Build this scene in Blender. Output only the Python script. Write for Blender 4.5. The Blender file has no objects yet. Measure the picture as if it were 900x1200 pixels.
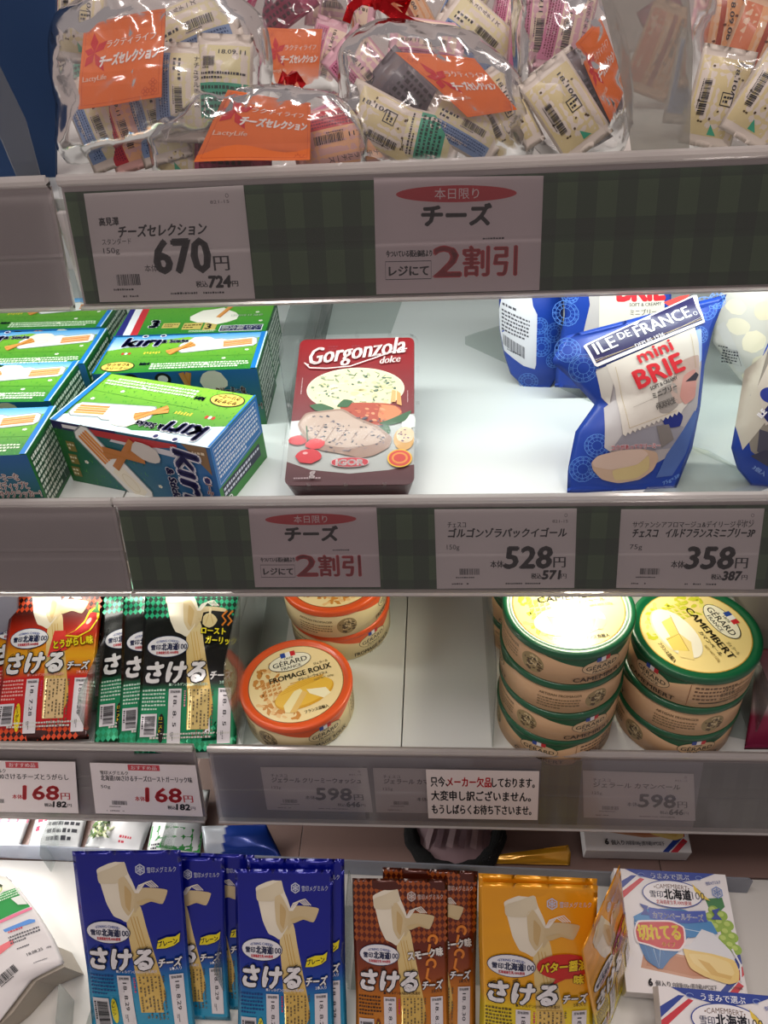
import bpy, bmesh, math, random
import numpy as np
from mathutils import Matrix, Vector, noise
from mathutils.geometry import tessellate_polygon
random.seed(4)
scene = bpy.context.scene
C = bpy.context.collection
rad = math.radians
# ------------------------------------------------------------------ camera, world, lights, exposure
CAM = np.array([-0.04424350356163437, -0.44779720206965257, 0.40785330663172653])
RM = np.array([[0.9970738319038326, -0.008172736327080595, -0.07600644784184953],
               [0.053131226990572565, -0.6407720357382668, 0.7658905084503355],
               [-0.054962227493834614, -0.7676876999123832, -0.6384628015414451]])
FPX = 930.0
cd = bpy.data.cameras.new('camera'); cam = bpy.data.objects.new('camera', cd); C.objects.link(cam)
cd.sensor_fit = 'VERTICAL'; cd.sensor_height = 36; cd.sensor_width = 27; cd.lens = FPX / 1200 * 36
cd.clip_start = 0.01
m = Matrix([[RM[0][0], -RM[0][1], -RM[0][2], CAM[0]], [RM[1][0], -RM[1][1], -RM[1][2], CAM[1]],
            [RM[2][0], -RM[2][1], -RM[2][2], CAM[2]], [0, 0, 0, 1]])
cam.matrix_world = m
scene.camera = cam
scene.view_settings.view_transform = 'Standard'; scene.view_settings.look = 'None'
scene.view_settings.gamma = 1.0; scene.view_settings.exposure = 0.0
scene.cycles.transparent_max_bounces = 32; scene.cycles.max_bounces = 8
w = bpy.data.worlds.new('World'); scene.world = w; w.use_nodes = True
w.node_tree.nodes['Background'].inputs[0].default_value = (1.0, 0.86, 0.85, 1)
w.node_tree.nodes['Background'].inputs[1].default_value = 0.30
def area(name, loc, look, sx, sy, power, col):
    l = bpy.data.lights.new(name, 'AREA'); l.shape = 'RECTANGLE'; l.size = sx; l.size_y = sy; l.energy = power; l.color = col
    o = bpy.data.objects.new(name, l); C.objects.link(o); o.location = loc
    o.rotation_euler = (Vector(look) - Vector(loc)).to_track_quat('-Z', 'Y').to_euler()
    return o
# store ceiling tubes, then one lamp strip under every shelf (the fixtures are built with the shelves)
area('ceiling_lamp', (-0.5, -0.55, 2.1), (-0.1, 0.1, 0), 1.2, 0.12, 17, (1, .9, .86))
area('ceiling_lamp', (0.6, 0.35, 2.1), (0.1, 0.2, 0.3), 1.2, 0.15, 15, (1, .88, .82))
area('strip_lamp', (-0.05, 0.122, 0.2055), (-0.05, 0.175, 0.02), 1.3, 0.018, 2.3, (.93, 1, .98))
area('strip_lamp', (-0.42, 0.118, -0.0205), (-0.42, 0.10, -0.27), 0.34, 0.025, 0.5, (1, .95, .86))
area('strip_lamp', (0.085, 0.125, -0.0205), (0.02, 0.13, -0.27), 0.16, 0.03, 0.8, (1, .93, .72))
area('strip_lamp', (-0.62, 0.02, -0.31), (-0.5, -0.12, -0.41), 0.5, 0.03, 1.9, (1, .97, .93))

# ------------------------------------------------------------------ helpers: pixels of the photograph to points in the room
def ray(px, py): return RM @ np.array([(px - 450) / FPX, (py - 600) / FPX, 1.0])
def onz(px, py, z):
    d = ray(px, py); return CAM + d * ((z - CAM[2]) / d[2])
def dep(px, py, z): return CAM + ray(px, py) * z
def onplane(px, py, O, n):
    d = ray(px, py); return CAM + d * (np.dot(np.array(O) - CAM, n) / np.dot(d, n))
# ------------------------------------------------------------------ colours and materials
def lin(c):
    if isinstance(c, str):
        c = c.lstrip('#'); c = [int(c[i:i+2], 16) / 255 for i in (0, 2, 4)]
        c = [x / 12.92 if x <= .04045 else ((x + .055) / 1.055) ** 2.4 for x in c]
    return (c[0], c[1], c[2], 1.0)
def lerpc(stops, t):
    """colour stops [(pos, hex)...] at t"""
    if t <= stops[0][0]: return lin(stops[0][1])
    for (a, ca), (b, cb) in zip(stops, stops[1:]):
        if t <= b:
            k = (t - a) / (b - a); x, y = lin(ca), lin(cb)
            return tuple(x[i] * (1 - k) + y[i] * k for i in range(4))
    return lin(stops[-1][1])
_m = {}
def mat(name, col=None, rough=.5, metal=0.0, coat=0.0, bump=None, spec=.5, emit=None, alpha=None):
    """printed materials read the face colours of the artwork (attribute Col)"""
    if name in _m: return _m[name]
    M = bpy.data.materials.new(name); M.use_nodes = True; nt = M.node_tree; b = nt.nodes['Principled BSDF']
    b.inputs['Roughness'].default_value = rough; b.inputs['Metallic'].default_value = metal
    b.inputs['Coat Weight'].default_value = coat; b.inputs['Coat Roughness'].default_value = .12
    b.inputs['Specular IOR Level'].default_value = spec
    if col is None:
        a = nt.nodes.new('ShaderNodeAttribute'); a.attribute_name = 'Col'
        nt.links.new(a.outputs['Color'], b.inputs['Base Color'])
    else:
        b.inputs['Base Color'].default_value = lin(col)
    if emit:
        b.inputs['Emission Color'].default_value = lin(emit[0]); b.inputs['Emission Strength'].default_value = emit[1]
    if bump:
        kind, scale, st, dist = bump
        tc = nt.nodes.new('ShaderNodeTexCoord'); bp = nt.nodes.new('ShaderNodeBump')
        if kind == 'noise':
            t = nt.nodes.new('ShaderNodeTexNoise'); t.inputs['Scale'].default_value = scale; t.inputs['Detail'].default_value = 3; o = t.outputs['Fac']
        elif kind == 'ridge':
            t = nt.nodes.new('ShaderNodeTexNoise'); t.noise_type = 'RIDGED_MULTIFRACTAL'; t.inputs['Scale'].default_value = scale
            t.inputs['Detail'].default_value = 2; t.inputs['Distortion'].default_value = .6; o = t.outputs['Fac']
        else:
            t = nt.nodes.new('ShaderNodeTexVoronoi'); t.inputs['Scale'].default_value = scale; o = t.outputs['Distance']
        nt.links.new(tc.outputs['Object'], t.inputs['Vector']); nt.links.new(o, bp.inputs['Height'])
        bp.inputs['Strength'].default_value = st; bp.inputs['Distance'].default_value = dist
        nt.links.new(bp.outputs['Normal'], b.inputs['Normal'])
        nt.links.new(bp.outputs['Normal'], b.inputs['Coat Normal'])
    _m[name] = M; return M
def film(name, tint='#ffffff', body=.06, gloss=.06, boost=1.0, bump=None, frost=0.0, bodycol='#e8e8e8', base=.03):
    """thin clear plastic: see-through, Fresnel gloss on top, a little milky body"""
    if name in _m: return _m[name]
    M = bpy.data.materials.new(name); M.use_nodes = True; nt = M.node_tree; nt.nodes.clear()
    N = nt.nodes.new; L = nt.links.new
    out = N('ShaderNodeOutputMaterial'); tr = N('ShaderNodeBsdfTransparent'); gl = N('ShaderNodeBsdfGlossy'); df = N('ShaderNodeBsdfDiffuse'); tl = N('ShaderNodeBsdfTranslucent')
    m0 = N('ShaderNodeMixShader'); m1 = N('ShaderNodeMixShader'); m2 = N('ShaderNodeMixShader'); fr = N('ShaderNodeLayerWeight'); ma = N('ShaderNodeMath')
    tr.inputs[0].default_value = lin(tint); gl.inputs['Roughness'].default_value = gloss; df.inputs[0].default_value = lin(bodycol); tl.inputs[0].default_value = lin(bodycol)
    m0.inputs[0].default_value = .5; L(df.outputs[0], m0.inputs[1]); L(tl.outputs[0], m0.inputs[2])
    m1.inputs[0].default_value = body; L(tr.outputs[0], m1.inputs[1]); L(m0.outputs[0], m1.inputs[2])
    fr.inputs['Blend'].default_value = .25
    ma.operation = 'MULTIPLY_ADD'; ma.inputs[1].default_value = boost; ma.inputs[2].default_value = base; ma.use_clamp = True
    L(fr.outputs['Fresnel'], ma.inputs[0]); L(ma.outputs[0], m2.inputs[0]); L(m1.outputs[0], m2.inputs[1]); L(gl.outputs[0], m2.inputs[2]); L(m2.outputs[0], out.inputs[0])
    if bump:
        scale, st, dist = bump
        tc = N('ShaderNodeTexCoord'); bp = N('ShaderNodeBump'); t = N('ShaderNodeTexNoise'); t.noise_type = 'RIDGED_MULTIFRACTAL'
        t.inputs['Scale'].default_value = scale; t.inputs['Detail'].default_value = 2.5; t.inputs['Distortion'].default_value = .8
        L(tc.outputs['Object'], t.inputs['Vector']); L(t.outputs['Fac'], bp.inputs['Height']); bp.inputs['Strength'].default_value = st; bp.inputs['Distance'].default_value = dist
        for n in (fr, gl, df): L(bp.outputs['Normal'], n.inputs['Normal'])
    _m[name] = M; return M
PAPER = lambda: mat('printed_paper', rough=.55)
GLOSS = lambda: mat('printed_gloss_card', rough=.45, coat=.1)
FOIL = lambda: mat('printed_foil', rough=.25, metal=.35, coat=.45, bump=('ridge', 22, .55, .005))
SOFT = lambda: mat('printed_film', rough=.42, coat=.12, spec=.35, bump=('ridge', 30, .3, .003))
CARD = lambda: mat('printed_card', rough=.6)
CLEAR = lambda: film('clear_plastic_sheet', tint='#f2f5f4', body=.05, gloss=.05, boost=.6, base=.02)
BAG = lambda: film('crinkled_clear_film', body=.05, gloss=.13, boost=1.6, bump=(16, .9, .012), base=.04)
# ------------------------------------------------------------------ object helpers
def mesh_obj(name, verts, faces, material, parent=None, smooth=False, cols=None, loc=None):
    me = bpy.data.meshes.new(name); me.from_pydata([tuple(map(float, v)) for v in verts], [], faces); me.update()
    o = bpy.data.objects.new(name, me); C.objects.link(o)
    if material: me.materials.append(material)
    if cols is not None:
        a = me.color_attributes.new('Col', 'FLOAT_COLOR', 'CORNER'); a.data.foreach_set('color', np.asarray(cols, dtype=np.float32).ravel())
    if smooth: me.polygons.foreach_set('use_smooth', [True] * len(me.polygons))
    if parent: o.parent = parent
    if loc is not None: o.location = [float(x) for x in loc]
    return o
def empty(name, loc=(0, 0, 0), rot=(0, 0, 0)):
    o = bpy.data.objects.new(name, None); C.objects.link(o); o.location = [float(x) for x in loc]; o.rotation_euler = rot; o.empty_display_size = .02
    return o
def tag(o, label=None, cat=None, group=None, kind=None):
    if label: o['label'] = label
    if cat: o['category'] = cat
    if group: o['group'] = group
    if kind: o['kind'] = kind
    return o
def dup(o, parent=None, loc=None, rot=None, label=None):
    c = o.copy(); C.objects.link(c); c.parent = parent
    if loc is not None: c.location = [float(x) for x in loc]
    if rot is not None: c.rotation_euler = rot
    if label: c['label'] = label
    for ch in list(o.children): dup(ch, c)
    return c
def box(name, a, b, material, parent=None, bev=0.0, loc=None):
    bm = bmesh.new(); bmesh.ops.create_cube(bm, size=1)
    for v in bm.verts:
        v.co = Vector([a[i] if v.co[i] < 0 else b[i] for i in range(3)])
    if bev: bmesh.ops.bevel(bm, geom=bm.edges[:], offset=bev, segments=2, affect='EDGES', profile=.6)
    me = bpy.data.meshes.new(name); bm.to_mesh(me); bm.free(); me.materials.append(material)
    o = bpy.data.objects.new(name, me); C.objects.link(o)
    if parent: o.parent = parent
    if loc is not None: o.location = loc
    return o
def extrude_x(name, prof, x0, x1, material, parent=None, closed=True, smooth=False, cap=True):
    """profile of (y, z) points swept along X"""
    n = len(prof); vs = [(x0, p[0], p[1]) for p in prof] + [(x1, p[0], p[1]) for p in prof]
    fs = [(i, (i + 1) % n, n + (i + 1) % n, n + i) for i in range(n if closed else n - 1)]
    if closed and cap: fs += [tuple(range(n))[::-1], tuple(range(n, 2 * n))]
    return mesh_obj(name, vs, fs, material, parent, smooth)
def lathe(name, prof, material, parent=None, n=72, colf=None, smooth=True, capb=True):
    """profile (r, z) round Z; first point at r=0 and last at r=0 close it"""
    vs = []; fs = []; rows = []
    for r, z in prof:
        if r < 1e-9: rows.append([len(vs)]); vs.append((0, 0, z))
        else:
            rows.append(list(range(len(vs), len(vs) + n)))
            vs += [(r * math.cos(2 * math.pi * i / n), r * math.sin(2 * math.pi * i / n), z) for i in range(n)]
    for a, b in zip(rows, rows[1:]):
        for i in range(n):
            j = (i + 1) % n
            if len(a) == 1: fs.append((a[0], b[j], b[i])[::-1])
            elif len(b) == 1: fs.append((a[i], a[j], b[0]))
            else: fs.append((a[i], a[j], b[j], b[i]))
    o = mesh_obj(name, vs, fs, material, parent, smooth)
    return o
def tube(name, pts, r, material, parent=None, seg=8, closed=False):
    pts = [Vector(p) for p in pts]; n = len(pts); vs = []; fs = []
    rs = r if isinstance(r, (list, tuple)) else [r] * n
    for i, p in enumerate(pts):
        d = (pts[(i + 1) % n if closed else min(i + 1, n - 1)] - pts[i - 1 if closed else max(i - 1, 0)]).normalized()
        a = d.orthogonal().normalized() if i == 0 else (a - d * a.dot(d)).normalized()
        b = d.cross(a)
        for k in range(seg):
            t = 2 * math.pi * k / seg; vs.append(p + (a * math.cos(t) + b * math.sin(t)) * rs[i])
    for i in range(n if closed else n - 1):
        for k in range(seg):
            j = (i + 1) % n
            fs.append((i * seg + k, i * seg + (k + 1) % seg, j * seg + (k + 1) % seg, j * seg + k))
    if not closed: fs += [tuple(range(seg))[::-1], tuple(range((n - 1) * seg, n * seg))]
    return mesh_obj(name, vs, fs, material, parent, True)
# ------------------------------------------------------------------ printed artwork as thin coloured faces
_tc = {}
def glyphs(s, bold=0.0, res=2):
    k = (s, round(bold, 3), res)
    if k not in _tc:
        c = bpy.data.curves.new('t', 'FONT'); c.body = s; c.size = 1; c.resolution_u = res; c.offset = bold
        o = bpy.data.objects.new('t', c); me = bpy.data.meshes.new_from_object(o)
        v = np.empty(len(me.vertices) * 3); me.vertices.foreach_get('co', v); v = v.reshape(-1, 3)[:, :2].copy()
        f = [tuple(p.vertices) for p in me.polygons]
        bpy.data.objects.remove(o); bpy.data.curves.remove(c); bpy.data.meshes.remove(me)
        if len(v): x0, x1 = v[:, 0].min(), v[:, 0].max()
        else: x0 = x1 = 0
        _tc[k] = (v, f, x0, x1)
    return _tc[k]
class Art:
    def __init__(s): s.v = []; s.f = []; s.c = []; s.cols = []; s.z = []
    def _col(s, c):
        s.cols.append(c if callable(c) else lin(c)); return len(s.cols) - 1
    def raw(s, vs, fs, col, L):
        b = len(s.v); k = s._col(col)
        s.v += [(float(x), float(y)) for x, y in vs]; s.z += [L] * len(vs)
        for f in fs: s.f.append(tuple(b + i for i in f)); s.c.append(k)
        return s
    def poly(s, pts, col, L=1):
        if len(pts) <= 4 and _convex(pts): return s.raw(pts, [tuple(range(len(pts)))], col, L)
        return s.raw(pts, tessellate_polygon([[Vector((p[0], p[1], 0)) for p in pts]]), col, L)
    def spoly(s, pts, col, L=1, it=2):
        for n_ in range(it):
            q = []; k = (.13, .25, .25)[n_]
            for i in range(len(pts)):
                a, b = pts[i], pts[(i + 1) % len(pts)]; q += [(a[0] * (1 - k) + b[0] * k, a[1] * (1 - k) + b[1] * k), (a[0] * k + b[0] * (1 - k), a[1] * k + b[1] * (1 - k))]
            pts = q
        return s.poly(pts, col, L)
    def rect(s, x0, y0, x1, y1, col, L=1): return s.poly([(x0, y0), (x1, y0), (x1, y1), (x0, y1)], col, L)
    def ell(s, cx, cy, rx, ry, col, L=1, rot=0, n=28):
        c, d = math.cos(rad(rot)), math.sin(rad(rot)); p = []
        for i in range(n):
            t = 2 * math.pi * i / n; x, y = rx * math.cos(t), ry * math.sin(t); p.append((cx + x * c - y * d, cy + x * d + y * c))
        return s.raw(p, [tuple(range(n))], col, L)
    def blob(s, cx, cy, rx, ry, col, L=1, rot=0, n=14, j=.25, seed=0):
        rr = random.Random(seed * 7 + int(cx * 31 + cy * 17)); c, d = math.cos(rad(rot)), math.sin(rad(rot)); p = []
        for i in range(n):
            t = 2 * math.pi * i / n; k = 1 + rr.uniform(-j, j); x, y = rx * k * math.cos(t), ry * k * math.sin(t); p.append((cx + x * c - y * d, cy + x * d + y * c))
        return s.poly(p, col, L)
    def line(s, pts, w, col, L=1, closed=False):
        n = len(pts); A = []; B = []
        for i in range(n):
            a = pts[i - 1] if (i or closed) else pts[0]; b = pts[(i + 1) % n] if (i < n - 1 or closed) else pts[-1]
            dx, dy = b[0] - a[0], b[1] - a[1]; l = math.hypot(dx, dy) or 1; nx, ny = -dy / l * w / 2, dx / l * w / 2
            A.append((pts[i][0] + nx, pts[i][1] + ny)); B.append((pts[i][0] - nx, pts[i][1] - ny))
        return s.raw(A + B, [(i, n + i, n + (i + 1) % n, (i + 1) % n) for i in range(n if closed else n - 1)], col, L)
    def ring(s, cx, cy, rx, ry, w, col, L=1, rot=0, a0=0, a1=360, n=32):
        c, d = math.cos(rad(rot)), math.sin(rad(rot)); full = a1 - a0 >= 360; p = []
        for i in range(n if full else n + 1):
            t = rad(a0 + (a1 - a0) * i / n); x, y = rx * math.cos(t), ry * math.sin(t); p.append((cx + x * c - y * d, cy + x * d + y * c))
        return s.line(p, w, col, L, full)
    def text(s, t, x, y, h, col, L=3, rot=0, w=None, an='l', shear=0, bold=.02, out=None, sx=1, res=2, curve=0):
        """h = size of one em, y = baseline; w fits the width; out = [(extra boldness, colour), ...] drawn below"""
        v0, f, x0, x1 = glyphs(t, 0, res); W = (x1 - x0) or 1
        k = sx * h if w is None else w / W
        def put(b, cc, LL):
            v, f, _, _ = glyphs(t, 0, res); e = b * h
            sh = [(0, 0)] if b < .012 else [(-e, 0), (e, 0)] if b < .026 else [(-e, 0), (e, 0), (0, e * .8), (0, -e * .8)] if b < .045 else [(e * math.cos(i * math.pi / 4), e * math.sin(i * math.pi / 4)) for i in range(8)] + ([(e * .5 * math.cos(i * math.pi / 2 + .4), e * .5 * math.sin(i * math.pi / 2 + .4)) for i in range(4)] if b > .07 else [])
            for sx_, sy_ in sh:
                X = (v[:, 0] - x0) * k + sx_; Y = v[:, 1] * h + sy_; X = X + shear * Y
                if an == 'c': X = X - W * k / 2
                if an == 'r': X = X - W * k
                if curve: Y = Y - curve * (X / (W * k / 2)) ** 2
                c, d = math.cos(rad(rot)), math.sin(rad(rot))
                s.raw(np.stack([x + X * c - Y * d, y + X * d + Y * c], 1).tolist(), f, cc, LL)
        for i, (b, cc) in enumerate(sorted(out or [], key=lambda q: -q[0])): put(bold + b, cc, L + .5 * i)
        put(bold, col, L + .5 * len(out or [])); return s
    def vtext(s, t, x, y, h, col, L=3, step=1.05, bold=.02, **kw):
        for i, ch in enumerate(t): s.text(ch, x, y - h * (1 + i * step), h, col, L, bold=bold, **kw)
    def fine(s, x0, y0, x1, y1, col, rows=4, L=2, seed=1, fill=.55, vertical=False, density=1.0):
        """rows of print too small to read in the photograph"""
        rr = random.Random(seed); H = (y1 - y0) / rows if not vertical else (x1 - x0) / rows
        for r in range(rows):
            p = 0; end = (x1 - x0) if not vertical else (y1 - y0); end2 = end * (1 if r < rows - 1 else rr.uniform(.5, .9))
            while p < end2 - H * .3:
                ww = H * rr.choice([.35, .5, .62, .7]); hh = H * fill * rr.uniform(.75, 1.1); off = H * (1 - fill) / 2
                if rr.random() < density:
                    if not vertical: s.rect(x0 + p, y1 - (r + 1) * H + off, x0 + min(p + ww, end), y1 - (r + 1) * H + off + hh, col, L)
                    else: s.rect(x1 - (r + 1) * H + off, y1 - min(p + ww, end), x1 - (r + 1) * H + off + hh, y1 - p, col, L)
                p += ww + H * (.32 if vertical else .2)
        return s
    def barcode(s, x0, y0, x1, y1, L=3, seed=1, vert=False, bg='#f2f0f0', col='#222228', digits=True):
        rr = random.Random(seed)
        if bg: s.rect(x0, y0, x1, y1, bg, L)
        mx = (x1 - x0) * .1; my = (y1 - y0) * .1
        if not vert:
            p = x0 + mx; b = y0 + my + ((y1 - y0) * .12 if digits else 0); un = (x1 - x0 - 2 * mx) / 48
            while p < x1 - mx:
                ww = un * rr.choice([.6, .6, 1.2, 1.8]); s.rect(p, b, min(p + ww, x1 - mx), y1 - my, col, L + 1); p += ww + un * rr.choice([.6, .8, 1.4])
            if digits: s.fine(x0 + mx, y0 + my * .4, x1 - mx, b - my * .2, col, 1, L + 1, seed)
        else:
            p = y0 + my; b = x0 + mx + ((x1 - x0) * .14 if digits else 0); un = (y1 - y0 - 2 * my) / 48
            while p < y1 - my:
                ww = un * rr.choice([.6, .6, 1.2, 1.8]); s.rect(b, p, x1 - mx, min(p + ww, y1 - my), col, L + 1); p += ww + un * rr.choice([.6, .8, 1.4])
            if digits: s.fine(x0 + mx * .4, y0 + my, b - mx * .3, y1 - my, col, 1, L + 1, seed, vertical=True)
        return s
    def xform(s, fn):
        s.v = [tuple(fn(x, y)) for x, y in s.v]; return s
    def build(s, name, fn, material, parent=None, grid=None, eps=.00012, smooth=False, clip=None, sc=.001):
        """fn(x, y, d) -> world/local points, d = height over the surface in metres; grid = spacing (mm) of the cuts that let it bend"""
        lv = {q: i for i, q in enumerate(sorted(set(s.z)))}; s.z = [lv[q] for q in s.z]   # equal steps between layers
        v = np.array(s.v); z = np.array(s.z); f = s.f; c = np.array(s.c)
        if grid or clip:
            bm = bmesh.new(); bl = bm.faces.layers.int.new('ci')
            bv = [bm.verts.new((a[0], a[1], zz)) for a, zz in zip(s.v, s.z)]
            for ff, cc in zip(s.f, s.c):
                try: q = bm.faces.new([bv[i] for i in ff]); q[bl] = cc
                except ValueError: pass
            if clip:
                x0, y0, x1, y1 = clip
                for co, no in (((x0, 0, 0), (-1, 0, 0)), ((x1, 0, 0), (1, 0, 0)), ((0, y0, 0), (0, -1, 0)), ((0, y1, 0), (0, 1, 0))):
                    bmesh.ops.bisect_plane(bm, geom=bm.verts[:] + bm.edges[:] + bm.faces[:], plane_co=co, plane_no=no, clear_outer=True)
            if grid:
                gx, gy = grid if isinstance(grid, tuple) else (grid, grid)
                lo = v.min(0); hi = v.max(0)
                if gx:
                    for i in range(int(math.floor(lo[0] / gx)) + 1, int(math.ceil(hi[0] / gx))):
                        bmesh.ops.bisect_plane(bm, geom=bm.verts[:] + bm.edges[:] + bm.faces[:], plane_co=(i * gx, 0, 0), plane_no=(1, 0, 0))
                if gy:
                    for i in range(int(math.floor(lo[1] / gy)) + 1, int(math.ceil(hi[1] / gy))):
                        bmesh.ops.bisect_plane(bm, geom=bm.verts[:] + bm.edges[:] + bm.faces[:], plane_co=(0, i * gy, 0), plane_no=(0, 1, 0))
            bm.verts.index_update(); A = np.array([x.co[:] for x in bm.verts]); v = A[:, :2]; z = A[:, 2]
            f = [tuple(q.index for q in ff.verts) for ff in bm.faces]; c = np.array([ff[bl] for ff in bm.faces]); bm.free()
        P = fn(v[:, 0], v[:, 1], (z + 1) * eps)
        P = np.asarray(P, dtype=float)
        # face the way the surface faces
        a = fn(np.array([0., 1., 0.]) + v[0, 0], np.array([0., 0., 1.]) + v[0, 1], np.zeros(3)); b = fn(v[:1, 0], v[:1, 1], np.ones(1) * .01)
        nn = np.cross(a[1] - a[0], a[2] - a[0])
        flip = np.dot(nn, b[0] - a[0]) < 0
        cols = []; fo = []
        for ff, ci in zip(f, c):
            i0 = [v[k] for k in ff[:3]]; ar = (i0[1][0] - i0[0][0]) * (i0[2][1] - i0[0][1]) - (i0[1][1] - i0[0][1]) * (i0[2][0] - i0[0][0])
            if (ar < 0) != bool(flip): ff = ff[::-1]
            fo.append(ff); cc = s.cols[ci]
            if callable(cc): cols += [cc(v[k][0], v[k][1]) for k in ff]
            else: cols += [cc] * len(ff)
        return mesh_obj(name, P, fo, material, parent, smooth, cols)
def _convex(p):
    n = len(p); sg = 0
    for i in range(n):
        a, b, c = p[i], p[(i + 1) % n], p[(i + 2) % n]; k = (b[0] - a[0]) * (c[1] - b[1]) - (b[1] - a[1]) * (c[0] - b[0])
        if abs(k) < 1e-12: continue
        if sg and (k > 0) != (sg > 0): return False
        sg = k
    return True
def plane_fn(O, ex, ey, sc=.001):
    """mm on a plane with origin O and axes ex, ey (3D unit-ish vectors)"""
    O, ex, ey = map(lambda a: np.array(a, float), (O, ex, ey)); n = np.cross(ex, ey); n /= np.linalg.norm(n)
    return lambda x, y, d: O + np.outer(x * sc, ex) + np.outer(y * sc, ey) + np.outer(d, n)
def homog(src, dst):
    A = []; b = []
    for (x, y), (u, v) in zip(src, dst):
        A += [[x, y, 1, 0, 0, 0, -u * x, -u * y], [0, 0, 0, x, y, 1, -v * x, -v * y]]; b += [u, v]
    h = np.linalg.solve(np.array(A, float), np.array(b, float))
    def f(x, y):
        w = h[6] * x + h[7] * y + 1; return ((h[0] * x + h[1] * y + h[2]) / w, (h[3] * x + h[4] * y + h[5]) / w)
    return f
# a plane that leans back, with pixel -> mm on it
class Lean:
    def __init__(s, O, yaw, lean, roll=0):
        M = Matrix.Rotation(rad(yaw), 3, 'Z') @ Matrix.Rotation(rad(-lean), 3, 'X') @ Matrix.Rotation(rad(roll), 3, 'Y'); s.M = np.array(M)
        s.O = np.array(O, float); s.n = -s.M[:, 1]; s.ex = s.M[:, 0]; s.ey = s.M[:, 2]
    def mm(s, px, py):
        p = onplane(px, py, s.O, s.n) - s.O; return (p @ s.ex * 1000, p @ s.ey * 1000)
    def loc(s, x, y, d=0):   # offset from O, in metres (for children of an unrotated empty at O)
        x = np.atleast_1d(x); y = np.atleast_1d(y); d = np.atleast_1d(d) * np.ones(len(x))
        return np.outer(x * .001, s.ex) + np.outer(y * .001, s.ey) + np.outer(d, s.n)
class Pouch:
    """a flexible pack on a leaning plane: outline from two side lines, bulging front and back"""
    def __init__(s, frame, left, right, T=8, seed=0, crink=.5, backT=None, seal=.06):
        s.fr = frame; s.L = np.array(sorted(left, key=lambda p: p[1]), float); s.R = np.array(sorted(right, key=lambda p: p[1]), float); s.T = T; s.bT = backT if backT is not None else T * .6
        s.seed = seed; s.cr = crink; s.seal = seal
        s.y0 = (s.L[0, 1] + s.R[0, 1]) / 2; s.y1 = (s.L[-1, 1] + s.R[-1, 1]) / 2
    def edges(s, v):
        # v 0..1 along each side line
        yl = s.L[0, 1] + (s.L[-1, 1] - s.L[0, 1]) * v; yr = s.R[0, 1] + (s.R[-1, 1] - s.R[0, 1]) * v
        return np.interp(yl, s.L[:, 1], s.L[:, 0]), yl, np.interp(yr, s.R[:, 1], s.R[:, 0]), yr
    def uv(s, x, y):
        v = (y - s.y0) / (s.y1 - s.y0); u = np.full_like(x, .5)
        for _ in range(5):
            xl, yl, xr, yr = s.edges(np.clip(v, 0, 1)); u = (x - xl) / (xr - xl); uc = np.clip(u, 0, 1)
            yb = s.L[0, 1] * (1 - uc) + s.R[0, 1] * uc; yt = s.L[-1, 1] * (1 - uc) + s.R[-1, 1] * uc; v = (y - yb) / (yt - yb)
        return np.clip(u, 0, 1), np.clip(v, 0, 1)
    def h(s, u, v):
        a = np.clip(np.minimum(u, 1 - u) / .5, 0, 1); b = np.clip((np.minimum(v, 1 - v) - s.seal) / (.5 - s.seal), 0, 1)
        base = (1 - (1 - a) ** 2.2) ** .8 * (1 - (1 - b) ** 2.6)
        wr = (np.sin(u * 11 + 3 * np.sin(v * 5 + s.seed)) * .5 + np.sin(v * 15 + 2.5 * np.sin(u * 4 + 2 * s.seed)) * .5) * s.cr * (.3 + .7 * np.clip(1 - b, 0, 1)) * np.clip(a * 4, 0, 1)
        return (base * s.T + wr) * .001
    def fn(s, x, y, d):
        u, v = s.uv(np.asarray(x, float), np.asarray(y, float)); return s.fr.loc(x, y, s.h(u, v) + d)
    def body(s, name, material, parent, colf, nu=22, nv=34):
        V = []; idx = {}; F = []; cols = []
        U = np.linspace(0, 1, nu + 1)
        for side in (0, 1):
            for j in range(nv + 1):
                v = j / nv; xl, yl, xr, yr = s.edges(v)
                X = xl + (xr - xl) * U; Y = yl + (yr - yl) * U
                hh = s.h(U, np.full(nu + 1, v)) if side == 0 else -s.h(U, np.full(nu + 1, v)) * s.bT / s.T
                edge = (U == 0) | (U == 1) | (j in (0, nv)); hh = np.where(edge, 0 * hh, hh)
                P = s.fr.loc(X, Y, hh)
                for i in range(nu + 1):
                    if side and (i in (0, nu) or j in (0, nv)): idx[1, i, j] = idx[0, i, j]
                    else: idx[side, i, j] = len(V); V.append((P[i], X[i], Y[i]))
        for side in (0, 1):
            for j in range(nv):
                for i in range(nu):
                    q = [idx[side, i, j], idx[side, i + 1, j], idx[side, i + 1, j + 1], idx[side, i, j + 1]]
                    if side: q = q[::-1]
                    F.append(tuple(q)); cols += [colf(V[k][1], V[k][2]) for k in q]
        return mesh_obj(name, [p[0] for p in V], F, material, parent, True, cols)
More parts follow.
